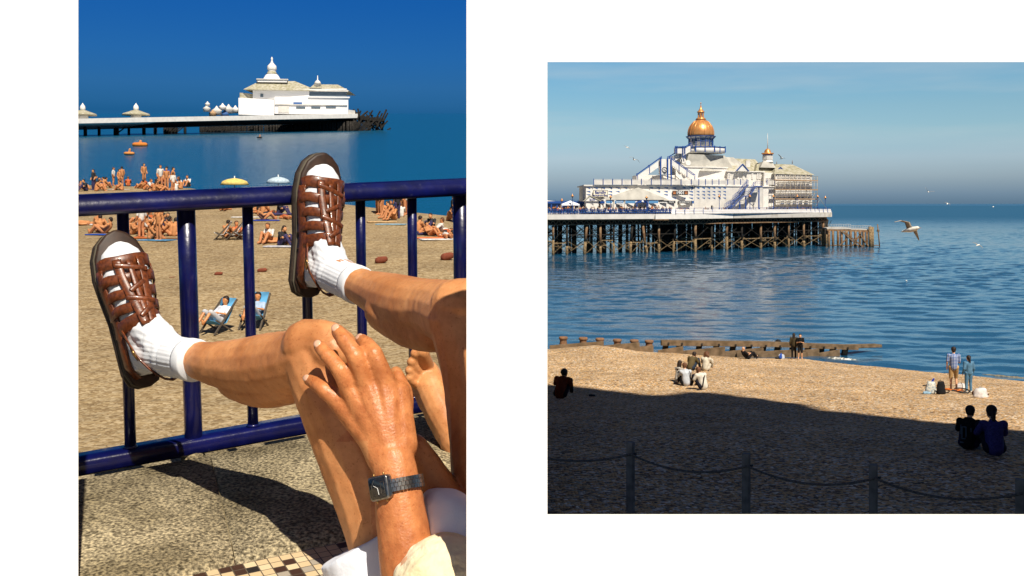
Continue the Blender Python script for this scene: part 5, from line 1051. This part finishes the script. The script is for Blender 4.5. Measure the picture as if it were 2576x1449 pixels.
def slab(far, near, label, name='coping_stone'):
    n = len(far); o0 = Lp(*far[0]); q = MB(); rings = []
    for a, c in zip(far, near):
        A = Lp(*a)-o0; B = Lp(*c)-o0; d = (B-A).normalized(); N_ = NL
        rings.append([A-N_*.12, A-N_*.008, A+d*.008, A.lerp(B, .5)+N_*.002, B-d*.05-N_*.001, B-d*.022-N_*.005, B-d*.008-N_*.012, B-N_*.03, B-N_*.12])
    q.loft(rings); o = q.build(name, M['conc']); o.location = o0; tag(o, label, 'coping stone'); return o
fl = lambda px: 1203-(px-197)*.183
nl = lambda px: 1449-(px-417)*(64/275) if px < 692 else 1385-(px-692)*.207
slab([(-400, fl(-400)), (100, fl(100)), (527, fl(527))], [(-600, nl(-600)), (50, nl(50)), (591, nl(591))], 'grey pebbly coping stone left of the joint below the thick post')
slab([(529.5, fl(529.5)), (850, fl(850)), (1250, fl(1250))], [(594, nl(594)), (950, nl(950)), (1290, nl(1290))], 'grey pebbly coping stone right of the joint, partly in the shadow of the legs')
tm = bpy.data.materials.new('mosaic_tiles'); tm.use_nodes = True; nd = tm.node_tree.nodes; lk = tm.node_tree.links; bs = nd['Principled BSDF']; bs.inputs['Roughness'].default_value = .55
tcx = nd.new('ShaderNodeTexCoord'); mp = nd.new('ShaderNodeMapping'); mp.inputs[2].default_value = (0, 0, 0); mp.inputs[3].default_value = (1/.0195,)*3; lk.new(tcx.outputs['Object'], mp.inputs[0])
fl_ = nd.new('ShaderNodeVectorMath'); fl_.operation = 'FLOOR'; lk.new(mp.outputs[0], fl_.inputs[0]); wn = nd.new('ShaderNodeTexWhiteNoise'); wn.noise_dimensions = '2D'; lk.new(fl_.outputs[0], wn.inputs[0])
rt = ramp(nd, lk, [(0, (.60, .45, .26)), (.45, (.66, .52, .32)), (.62, (.50, .36, .19)), (.63, (.05, .022, .012)), (.8, (.02, .015, .012)), (.81, (.36, .31, .24))], wn.outputs[0], 'CONSTANT')
fr_ = nd.new('ShaderNodeVectorMath'); fr_.operation = 'FRACTION'; lk.new(mp.outputs[0], fr_.inputs[0]); sx2 = nd.new('ShaderNodeSeparateXYZ'); lk.new(fr_.outputs[0], sx2.inputs[0])
def mth(op, a, b_): 
    x = nd.new('ShaderNodeMath'); x.operation = op
    for i, k_ in enumerate((a, b_)):
        if isinstance(k_, (int, float)): x.inputs[i].default_value = k_
        else: lk.new(k_, x.inputs[i])
    return x.outputs[0]
gx = mth('MULTIPLY', mth('GREATER_THAN', sx2.outputs[0], .09), mth('GREATER_THAN', sx2.outputs[1], .09))
mg = nd.new('ShaderNodeMixRGB'); lk.new(gx, mg.inputs[0]); mg.inputs[1].default_value = (.10, .08, .055, 1); lk.new(rt.outputs[0], mg.inputs[2]); lk.new(mg.outputs[0], bs.inputs['Base Color'])
bpn = nd.new('ShaderNodeBump'); bpn.inputs['Strength'].default_value = .6; bpn.inputs['Distance'].default_value = .002; lk.new(gx, bpn.inputs['Height']); lk.new(bpn.outputs[0], bs.inputs['Normal'])
c0 = Lp(692, 1388, .012); c1 = Lp(1173, 1288, .012); ex = (c1-c0).normalized(); ey = NL.cross(ex).normalized()
Mx = Matrix((ex, ey, NL)).transposed().to_4x4(); Mx.translation = c0
q = MB(); q.add([(-2.5, -2.2, 0), (1.3, -2.2, 0), (1.05, -1.0, 0), (.42, .012, 0), (-2.5, .012, 0)], [(0, 1, 2, 3, 4)]); o = q.build('tiled_floor', tm, recalc=False); o.matrix_world = Mx; o['kind'] = 'structure'
o0 = Lp(-400, fl(-400), .121); q = MB(); a, c = Lp(-400, fl(-400)-6, .121)-o0, Lp(1250, fl(1250)-4, .121)-o0; q.hexa([a, c, c+V((0, -.28, 0)), a+V((0, -.28, 0))], [p+V((0, 0, -5.2)) for p in (a, c, c+V((0, -.28, 0)), a+V((0, -.28, 0)))]); o = q.build('promenade_wall', M['conc']); o.location = o0; tag(o, 'concrete promenade wall dropping to the beach below the coping stones', 'wall')
# railing
ra = empty('promenade_railing', P(478, 1160, 2.05)); tag(ra, 'glossy dark blue promenade railing with thick and thin bars, both feet resting on it', 'railing'); r0 = ra.location.copy()
TA, TB = P(197, 516, 1.95), P(1173, 469, 2.44); BA, BB = P(197, 1167, 1.99), P(1173, 992, 2.49)
def onrail(A, B, px):
    k_ = (px-CX)/F; d = B-A; t = (k_*A.y-A.x)/(d.x-k_*d.y); return A+d*t
def railbar(A, B, prof, name):
    a = onrail(A, B, -150)-r0; c = onrail(A, B, 1330)-r0; d = (c-a).normalized(); y = NL; x = d.cross(y).normalized(); q = MB(); n = 40; rings = []
    for i in range(n+1):
        p = a.lerp(c, i/n); rings.append([p+x*u+y*v for u, v in prof])
    q.loft(rings); return q.build(name, M['rail'], ra)
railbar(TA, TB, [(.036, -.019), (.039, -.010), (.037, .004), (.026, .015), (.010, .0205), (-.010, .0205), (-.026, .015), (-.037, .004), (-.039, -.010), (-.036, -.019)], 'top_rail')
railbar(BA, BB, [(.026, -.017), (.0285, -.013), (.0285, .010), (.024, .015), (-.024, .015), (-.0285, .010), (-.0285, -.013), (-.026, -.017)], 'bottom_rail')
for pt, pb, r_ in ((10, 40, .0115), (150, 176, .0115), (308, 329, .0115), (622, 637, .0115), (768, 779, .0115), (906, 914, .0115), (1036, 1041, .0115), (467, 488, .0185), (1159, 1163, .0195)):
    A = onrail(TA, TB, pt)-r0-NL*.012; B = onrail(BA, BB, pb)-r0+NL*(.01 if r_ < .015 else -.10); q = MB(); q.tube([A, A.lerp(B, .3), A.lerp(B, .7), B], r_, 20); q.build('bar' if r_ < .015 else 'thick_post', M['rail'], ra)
    if r_ < .015: q = MB(); Bc = onrail(BA, BB, pb)-r0+NL*.014; q.lathe((0, 0, 0), [(r_*1.35, 0), (r_*1.05, .006)], 16); w_ = q.build('weld_collar', M['rail'], ra); w_.location = Bc
q = MB(); Bc = onrail(BA, BB, 490)-r0-NL*.03; q.cone(Bc+V((0, -.012, 0)), .026, Bc+V((.004, -.03, -.045)), .02, 10); remesh('post_foot', q, .004, M['conc'], ra)
# ------------------------------------------------------------------ the seated person with sandals
per = empty('person', P(1100, 1600, 1.5)); tag(per, 'person resting sandalled feet on the blue railing, tanned hand with watch on the bent knee', 'person'); e0 = per.location.copy()
q = MB()
def ch(mb, pts, n=16):    # chain of (px, py, D, r)
    k_ = [list(P(*a[:3])-e0)+[a[3]] for a in pts]; o_ = []; sub_ = 4 if len(pts) > 2 else 1
    for i in range(len(k_)-1):
        p0, p1_, p2_, p3_ = k_[max(i-1, 0)], k_[i], k_[i+1], k_[min(i+2, len(k_)-1)]
        for j in range(sub_):
            t = j/sub_; o_.append([.5*(2*b_+(-a_+c_)*t+(2*a_-5*b_+4*c_-d_)*t*t+(-a_+3*b_-3*c_+d_)*t*t*t) for a_, b_, c_, d_ in zip(p0, p1_, p2_, p3_)])
    o_.append(k_[-1])
    for a, c in zip(o_, o_[1:]): mb.cone(V(a[:3]), a[3], V(c[:3]), c[3], n)
# left leg in the picture
ch(q, [(440, 893, 1.85, .034), (500, 906, 1.815, .0345), (545, 915, 1.78, .040), (610, 921, 1.735, .049), (680, 920, 1.685, .056), (745, 912, 1.625, .054), (800, 893, 1.585, .057)])
ch(q, [(600, 950, 1.75, .040), (665, 965, 1.70, .042), (735, 955, 1.64, .040)])                    # calf
ch(q, [(775, 868, 1.575, .042), (815, 862, 1.56, .036), (840, 885, 1.55, .04)])                       # kneecap
ch(q, [(800, 893, 1.585, .057), (840, 985, 1.565, .062), (890, 1090, 1.555, .068), (945, 1210, 1.545, .073), (1000, 1340, 1.53, .078), (1060, 1500, 1.50, .09), (1110, 1640, 1.47, .10)])
# right leg
ch(q, [(858, 692, 2.04, .035), (912, 722, 1.97, .036), (950, 738, 1.92, .043), (1000, 760, 1.85, .053), (1050, 775, 1.78, .055), (1105, 778, 1.71, .052), (1165, 798, 1.62, .060)])
ch(q, [(975, 780, 1.86, .044), (1040, 815, 1.79, .045), (1100, 830, 1.72, .04)])
ch(q, [(1150, 768, 1.61, .044), (1185, 770, 1.60, .046)])
ch(q, [(1172, 800, 1.62, .062), (1203, 900, 1.60, .064), (1226, 1020, 1.58, .066), (1240, 1160, 1.56, .067), (1243, 1300, 1.55, .070), (1225, 1470, 1.52, .080), (1190, 1640, 1.48, .10)])
ch(q, [(1110, 1660, 1.47, .12), (1190, 1660, 1.47, .12), (1160, 1800, 1.36, .14), (1170, 1990, 1.2, .13)])
ch(q, [(1170, 1990, 1.2, .15), (1170, 2250, 1.02, .06), (1170, 2400, .95, .09)], 14)
# forearm, wrist, palm, fingers
ch(q, [(1160, 1960, 1.2, .09), (1110, 1680, 1.36, .048), (1042, 1470, 1.385, .044), (1014, 1330, 1.40, .0375), (999, 1220, 1.415, .0335), (988, 1160, 1.425, .0315)])
KN_ = {'little': (848, 1005, 1.463), 'ring': (878, 972, 1.453), 'middle': (919, 957, 1.449), 'index': (966, 955, 1.452)}
for k_, p in KN_.items(): q.cone(P(988, 1150, 1.43)-e0, .029, P(*p)-e0+V((0, .004, 0)), .0165, 14)
ch(q, [(905, 1060, 1.452, .021), (950, 1040, 1.447, .024), (1000, 1040, 1.455, .022)]); ch(q, [(975, 1150, 1.43, .030), (890, 1020, 1.462, .018)])
ch(q, [(1003, 1120, 1.44, .028), (1000, 990, 1.462, .019)])
FG = {'little': [(848, 1005, 1.463, .01410), (815, 980, 1.466, .01165), (793, 964, 1.480, .01019), (778, 956, 1.492, .00892)],
      'ring': [(878, 972, 1.453, .01529), (856, 932, 1.449, .01274), (825, 896, 1.463, .01147), (805, 872, 1.480, .00983)],
      'middle': [(919, 957, 1.449, .01565), (895, 898, 1.445, .01347), (867, 857, 1.460, .01219), (850, 833, 1.477, .01056)],
      'index': [(966, 955, 1.452, .01565), (941, 893, 1.452, .01365), (922, 868, 1.474, .01219), (911, 857, 1.492, .01074)],
      'thumb': [(1000, 1060, 1.46, .021), (1018, 1000, 1.472, .01456), (1008, 965, 1.485, .01183), (996, 938, 1.50, .01046)]}
hq = MB()
for k_, ps in FG.items(): ch(q, ps, 12)
for k_ in ('little', 'ring', 'middle', 'index'):
    for j in (1, 2):
        p = FG[k_][j]; q.cone(P(*p[:3])-e0+V((0, -.0005, 0)), p[3]*1.07, P(p[0]+2, p[1]+4, p[2])-e0, p[3]*1.0, 10)
# other forearm tucked behind the wrist
ch(q, [(1042, 1128, 1.50, .022), (1075, 1190, 1.505, .029), (1110, 1260, 1.51, .036), (1180, 1420, 1.48, .05), (1200, 1620, 1.45, .08)])
wr = [P(988+dx, 1110+dy, 1.43)-e0 for dx, dy in ((-20, -60), (0, -90), (22, -80))]
def wrinkle(co):
    p = co+e0; D = p.y; px = p.x/D*F+CX; py = HY-p.z/D*F; d = .0006*noise.noise(co*60)
    if D < 1.51 and 760 < px < 1060 and 820 < py < 1200:
        for k_ in ('little', 'ring', 'middle', 'index'):
            for j in (1, 2):
                f = FG[k_][j]; a = P(*f[:3])-e0; b0 = P(*FG[k_][j+1][:3])-e0; ax = (b0-a).normalized(); s = (co-a).dot(ax); r_ = (co-a-ax*s).length
                if abs(s) < .010 and r_ < f[3]*1.5: d += -.00055*math.cos(s*2*math.pi/.0035)*math.exp(-(s/.005)**2)
        t = (py-960)/200
        if 0 < t < 1:    # tendons on the back of the hand
            for a in (893, 925, 962, 995): x = a+(990-a)*t; d += .0011*math.exp(-((px-x)/7)**2)*(1-t)
    return d
body = remesh('body', q, .0026, M['skin'], per, smooth=6, bumpfn=wrinkle)
body.data.materials.append(M['skin_hand'])
for p in body.data.polygons:
    c = p.center+e0; px = c.x/c.y*F+CX; py = HY-c.z/c.y*F
    if c.y < 1.505 and 740 < px < 1130 and 815 < py < 1700 and ((py < 1110 and c.y < 1.49+(py < 900)*.015) or px > 925+(py-1110)*.05 and c.y < 1.475): p.material_index = 1
for k_ in ('little', 'ring', 'middle', 'index'):
    f, g_ = FG[k_][3], FG[k_][2]; a = P(*f[:3])-e0; ax = (a-(P(*g_[:3])-e0)).normalized(); nrm = (V((-.1, -1, .45))); nrm = (nrm-ax*nrm.dot(ax)).normalized(); sd = ax.cross(nrm); nq = MB(); rings = []
    for i in range(5):
        t = i/4; rings.append([a+ax*(-.006+.0135*t)+sd*(math.cos(u)*f[3]*.62*(1-.35*abs(2*t-1)**2.5))+nrm*(f[3]*.80+math.sin(u)*f[3]*.24-.0016*t*t) for u in [math.pi*m_/6 for m_ in range(7)]]+[a+ax*(-.006+.0135*t)+nrm*f[3]*.6])
    nq.loft(rings); nq.build('fingernail', M['nail'], per)
# socks and sandals
def foot(O, toe, chint, ank, cuff, cr):
    O = P(*O)-e0; T = P(*toe)-e0; a = (T-O).normalized(); c = V(chint); c = (c-a*c.dot(a)).normalized(); b_ = a.cross(c)
    Wd = [(0, .012), (.012, .028), (.05, .033), (.10, .034), (.15, .041), (.19, .046), (.22, .044), (.245, .035), (.26, .02), (.266, .006)]
    Ht = [(0, .03), (.012, .055), (.05, .080), (.085, .086), (.12, .073), (.16, .056), (.20, .043), (.235, .033), (.26, .022), (.266, .012)]
    def S_(l, ph, off=0):
        w_ = lerpk(Wd, l)+off; h = lerpk(Ht, l)+off; return O+a*l+b_*(-math.cos(ph)*w_)+c*(max(0, math.sin(ph))**.75*h)
    k = 1.04
    m = MB(); rings = []
    for l, _ in Wd: rings.append([S_(l, math.pi*i/14) for i in range(15)]+[O+a*l+b_*(lerpk(Wd, l)*s)+c*.002 for s in (.6, 0, -.6)])
    m.loft(rings); A = P(*ank)-e0; Cf = P(*cuff)-e0
    heel = O+a*.04+c*.04; m.cone(heel, .034, A, .038, 14); m.cone(O+a*.10+c*.045, .032, A+a*.004, .037, 14); m.cone(A, .0385, Cf-(Cf-A).normalized()*.022, cr, 16)
    def rib(co):
        dd = (Cf-A).normalized(); s = (co-A).dot(dd); y = co-A-dd*s; ang = math.atan2(y.dot(b_), y.dot(a if abs(dd.dot(a)) < .8 else c)); return .00055*math.sin(ang*30)*(1 if s > -.06 else .5)+.0016*noise.noise(co*30)+.0007*math.sin(s*260+2*noise.noise(co*20))*(-.03 < s < .02)
    sk = remesh('sock', m, .0026, M['sock'], per, smooth=3, bumpfn=rib)
    m = MB(); dd = (Cf-A).normalized(); m.tube([Cf-dd*.018, Cf-dd*.012, Cf+dd*.004, Cf+dd*.008], [cr*1.01, cr*1.045, cr*1.045, cr*1.0], 40); m.build('cuff', M['sock'], sk)
    sd = empty('sandal', O, per); 
    def out(l, s, off):   # sole outline
        return None
    SW = [(-.022, .012), (-.014, .028), (.01, .038), (.06, .040), (.11, .042), (.16, .050), (.20, .055), (.24, .052), (.268, .041), (.285, .024), (.292, .008)]
    def slabf(z0, z1, grow, name, mt, bev=.004):
        n_ = MB(); Lr = [(l, w_+grow) for l, w_ in SW]; loop = [(l, -w_) for l, w_ in Lr]+[(l, w_) for l, w_ in reversed(Lr)]
        rr = []
        for z, g in ((z0, -bev), (z0+(z1-z0)*.25, 0), (z0+(z1-z0)*.75, 0), (z1, -bev)): rr.append([a*(l+(g if l > .2 else -g if l < 0 else 0))+b_*(w_+(g if w_ > 0 else -g))+c*z for l, w_ in loop])
        n_.loft(rr); return n_.build(name, mt, sd)
    slabf(-.030, -.013, 0, 'sole', M['sole']); slabf(-.0128, -.007, -.002, 'midsole', mat('midsole_grey', (.10, .085, .06), .7, .2)); slabf(-.0068, .0015, -.004, 'footbed', M['footbed'])
    def strap(path, w_, off=.0035, th=.0022, name='strap', m='leather', n=18):
        n_ = MB(); rr = []
        for i in range(n+1):
            t = i/n; j = t*(len(path)-1); i0 = min(int(j), len(path)-2); f = j-i0; l = path[i0][0]+(path[i0+1][0]-path[i0][0])*f; ph = path[i0][1]+(path[i0+1][1]-path[i0][1])*f; ph = math.radians(ph)
            l2 = path[i0+1][0]-path[i0][0]; p2 = math.radians(path[i0+1][1]-path[i0][1]); # direction on the surface
            p = S_(l, ph, off)-O; q1 = S_(l+l2*.02+1e-5, ph+p2*.02, off)-O; tg = (q1-p).normalized(); nr = (S_(l, ph, off+.01)-S_(l, ph, off)).normalized(); sd_ = tg.cross(nr).normalized()
            rr.append([p+sd_*(w_/2), p+sd_*(w_/2-.002)+nr*th, p-sd_*(w_/2-.002)+nr*th, p-sd_*(w_/2), p-nr*.001])
        n_.loft(rr); return n_.build(name, M[m], sd)
    for l0, l1, w_, o_ in ((.224, .217, .026, .0035), (.190, .182, .021, .0046), (.159, .152, .020, .0036), (.129, .124, .020, .0046), (.098, .098, .027, .0038)):
        strap([(l0-.008, 0), (l0-.002, 30), (l1+.003, 66), (l1+.005, 112), (l0-.002, 150), (l0-.008, 180)], w_, o_)
    strap([(.226, 64), (.18, 67), (.14, 72), (.088, 80)], .017, .0068); strap([(.226, 116), (.18, 113), (.14, 108), (.088, 100)], .017, .0068)
    strap([(.22, 90), (.16, 90), (.115, 90)], .013, .0076, name='centre_strip')
    for l_, a0, a1 in ((.206, 66, 114), (.166, 114, 66), (.139, 68, 112), (.113, 112, 68)): strap([(l_+.008, a0-8), (l_, 90), (l_-.008, a1+8)], .011, .0098, name='woven_strip')
    strap([(-.005, 10), (.07, 9), (.14, 8), (.212, 8)], .024, .0042, name='side_panel'); strap([(-.005, 170), (.07, 171), (.14, 172), (.212, 172)], .024, .0042, name='side_panel')
    # ankle strap round the back of the sock, with buckle
    n_ = MB(); pts = [S_(.085, math.radians(20), .005)-O, A+b_*(-.043)+c*(-.02)+a*.0-O, A-a*.044+c*-.012-O, A+b_*.043+c*(-.02)-O, S_(.085, math.radians(160), .005)-O]
    sm_ = []
    for i in range(len(pts)-1):
        for t in (0, .25, .5, .75): 
            p0 = pts[max(i-1, 0)]; p1 = pts[i]; p2_ = pts[i+1]; p3 = pts[min(i+2, len(pts)-1)]; sm_.append(.5*((2*p1)+(-p0+p2_)*t+(2*p0-5*p1+4*p2_-p3)*t*t+(-p0+3*p1-3*p2_+p3)*t*t*t))
    sm_.append(pts[-1]); rr = []
    for i, p in enumerate(sm_):
        tg = (sm_[min(i+1, len(sm_)-1)]-sm_[max(i-1, 0)]).normalized(); ctr = A-O; nr = (p-ctr); nr = (nr-tg*nr.dot(tg)).normalized(); s2 = tg.cross(nr); rr.append([p+s2*.009, p+s2*.008+nr*.0028, p-s2*.008+nr*.0028, p-s2*.009, p-nr*.001])
    n_.loft(rr); n_.build('ankle_strap', M['leather'], sd)
    n_ = MB(); p = sm_[3]; nr = (p-(A-O)).normalized(); tg = (sm_[4]-sm_[2]).normalized(); s2 = tg.cross(nr).normalized(); p = p+nr*.004
    cs = [p+s2*.012+tg*.009, p-s2*.012+tg*.009, p-s2*.012-tg*.009, p+s2*.012-tg*.009]; n_.tube(cs+[cs[0]], .0016, 6); n_.tube([p+tg*.009, p-tg*.011], .0012, 6); n_.build('buckle', M['brass'], sd)
    n_ = MB()   # heel strap down to the sole
    for sg in (-1, 1): pass
    return sk
foot((366, 944, 1.925), (296, 612, 1.96), (.62, -.76, -.05), (424, 893, 1.862), (487, 906, 1.812), .0375)
foot((778, 722, 2.125), (816, 395, 2.16), (.60, -.78, -.10), (838, 688, 2.062), (900, 717, 1.985), .0375)
# watch on the wrist
wt = empty('wristwatch', (0, 0, 0), per); WA = P(999, 1220, 1.415)-e0; wt.location = WA; ax = (P(988, 1160, 1.425)-P(1014, 1330, 1.40)).normalized()
fn_ = V((-.52, -.84, .05)); fn_ = (fn_-ax*fn_.dot(ax)).normalized(); sd_ = ax.cross(fn_).normalized()
if sd_.x > 0: pass
def wpnt(u, v_, w_): return sd_*u+ax*v_+fn_*w_
def rbox(hu, hv, w0_, w1_, r_, name, m, par, n=5):
    loop = []
    for cu_, cv_, a0 in ((hu-r_, hv-r_, 0), (-(hu-r_), hv-r_, 90), (-(hu-r_), -(hv-r_), 180), (hu-r_, -(hv-r_), 270)):
        for i in range(n+1): t = math.radians(a0+90*i/n); loop.append((cu_+math.cos(t)*r_, cv_+math.sin(t)*r_))
    q = MB(); q.loft([[wpnt(u*.97, v_*.97, w0_) for u, v_ in loop], [wpnt(u, v_, w0_+.001) for u, v_ in loop], [wpnt(u, v_, w1_-.0012) for u, v_ in loop], [wpnt(u*.95, v_*.95, w1_) for u, v_ in loop]]); return q.build(name, M[m], par)
cs_ = rbox(.0175, .0165, .030, .0415, .005, 'watch_case', 'steel', wt); rbox(.0148, .0142, .0410, .0424, .004, 'watch_glass', 'black_glass', cs_)
q = MB()
for a, c in (((0, 0), (-.007, .004)), ((0, 0), (.001, -.009))): q.bar(wpnt(a[0], a[1], .0426), wpnt(c[0], c[1], .0426), .0007, .0003)
q.build('watch_hand', M['letw'], cs_)
q = MB(); 
for (u0_, u1_) in ((.006, .012),):
    for v0_ in (-.008, .008): q.bar(wpnt(u0_, v0_, .0426), wpnt(u1_, v0_, .0426), .0006, .0002)
q.bar(wpnt(.006, -.008, .0426), wpnt(.006, .008, .0426), .0006, .0002); q.bar(wpnt(.012, -.008, .0426), wpnt(.012, .008, .0426), .0006, .0002)
q.build('display_frame', M['steel'], cs_)
for u in (-.009, .009):
    for v_ in (-.0185, .0185): q = MB(); q.cone(wpnt(u, v_*.9, .036), .0016, wpnt(u, v_, .036), .0016, 8); q.build('watch_button', M['brass'], cs_)
q = MB(); R_ = .0372
for i in range(40):
    t = math.radians(26+i*308/39); 
    for row in (-1, 0, 1):
        tt = t+(math.radians(3.9) if row == 0 else 0); dr = fn_*math.cos(tt)+sd_*math.sin(tt); tn_ = -fn_*math.sin(tt)+sd_*math.cos(tt); cpt = dr*R_+ax*(row*.0058)
        rm = Matrix((ax, tn_, dr)).transposed(); q.box(cpt, (.0053, .0046, .0026), rm)
q.build('bracelet', M['steel'], wt)
# shorts and shirt
def cloth(name, pts, vox=.006, amp=.008, par=per):
    q = MB(); ch(q, pts, 18); return remesh(name, q, vox, M['whiteshirt'], par, smooth=3, bumpfn=lambda c: amp*noise.noise(c*14)+amp*.35*noise.noise(c*40+V((3, 1, 7))))
q = MB(); pts = [(936, 1350, 1.535), (998, 1470, 1.52), (1050, 1580, 1.50), (1100, 1680, 1.47)]; q.tube([P(*p)-e0 for p in pts], [.088, .094, .108, .13], 36); remesh('shorts', q, .005, M['whiteshirt'], per, smooth=2, bumpfn=lambda c: .0035*noise.noise(c*11)+.0008*noise.noise(c*40))
cloth('shirt', [(1092, 1262, 1.46, .024), (1125, 1305, 1.44, .042), (1160, 1375, 1.43, .058), (1170, 1480, 1.42, .075), (1150, 1640, 1.44, .13), (1165, 1820, 1.34, .17), (1170, 2000, 1.2, .18)])
# second person: bare foot on the ledge; third: fair head at the bottom edge
p2 = empty('person', P(1200, 1150, 1.80)); tag(p2, 'bare foot and lower leg of a second person braced on the ledge behind the knee', 'person'); e1 = e0; e0 = p2.location.copy()
q = MB(); ch(q, [(1280, 1230, 2.06, .052), (1200, 1150, 2.10, .046), (1152, 1108, 2.12, .040)]); ch(q, [(1152, 1112, 2.12, .036), (1122, 1055, 2.15, .036), (1092, 990, 2.19, .037), (1070, 942, 2.22, .034)]); ch(q, [(1150, 1116, 2.12, .034), (1112, 1045, 2.17, .036), (1078, 965, 2.21, .035)])
ch(q, [(1086, 1012, 2.19, .030), (1063, 968, 2.22, .027)]); ch(q, [(1280, 1230, 2.06, .055), (1290, 1040, 2.0, .06), (1285, 920, 1.98, .06)])
for a, c, r_ in (((1074, 918), (1062, 884), .0155), ((1064, 922), (1046, 890), .0125), ((1056, 937), (1036, 911), .0115), ((1052, 952), (1030, 932), .0108), ((1052, 967), (1030, 951), .0100)):
    ch(q, [(a[0], a[1], 2.20, .016), (c[0]+5, c[1]+9, 2.175, r_*.86), (c[0], c[1], 2.17, r_)])
remesh('body', q, .0028, M['skin'], p2, smooth=2, bumpfn=lambda c: .0012*noise.noise(c*40))
p3 = empty('person', P(1115, 1600, 1.36)); tag(p3, 'top of a fair blond head at the bottom edge in front of the white shirt', 'person'); e0 = p3.location.copy()
q = MB(); ch(q, [(1118, 1495, 1.355, .076), (1122, 1540, 1.35, .062)]); ch(q, [(1122, 1540, 1.35, .05), (1125, 1680, 1.34, .045), (1130, 1760, 1.34, .09)]); q.cone(P(1118, 1520, 1.355)-e0+V((0, -.0, 0)), .05, P(1110, 1560, 1.30)-e0, .012, 10); remesh('body', q, .006, M['pale_skin'], p3)
q = MB(); ch(q, [(1124, 1492, 1.352, .078), (1124, 1530, 1.352, .080), (1130, 1580, 1.345, .07)]); ch(q, [(1050, 1480, 1.35, .032), (1030, 1560, 1.345, .05)]); remesh('hair', q, .004, M['blond'], p3, smooth=3, bumpfn=lambda c: .004*noise.noise(V((c.x*18, c.y*60, c.z*40)))+.0018*noise.noise(V((c.x*40, c.y*200, c.z*120))))
e0 = e1
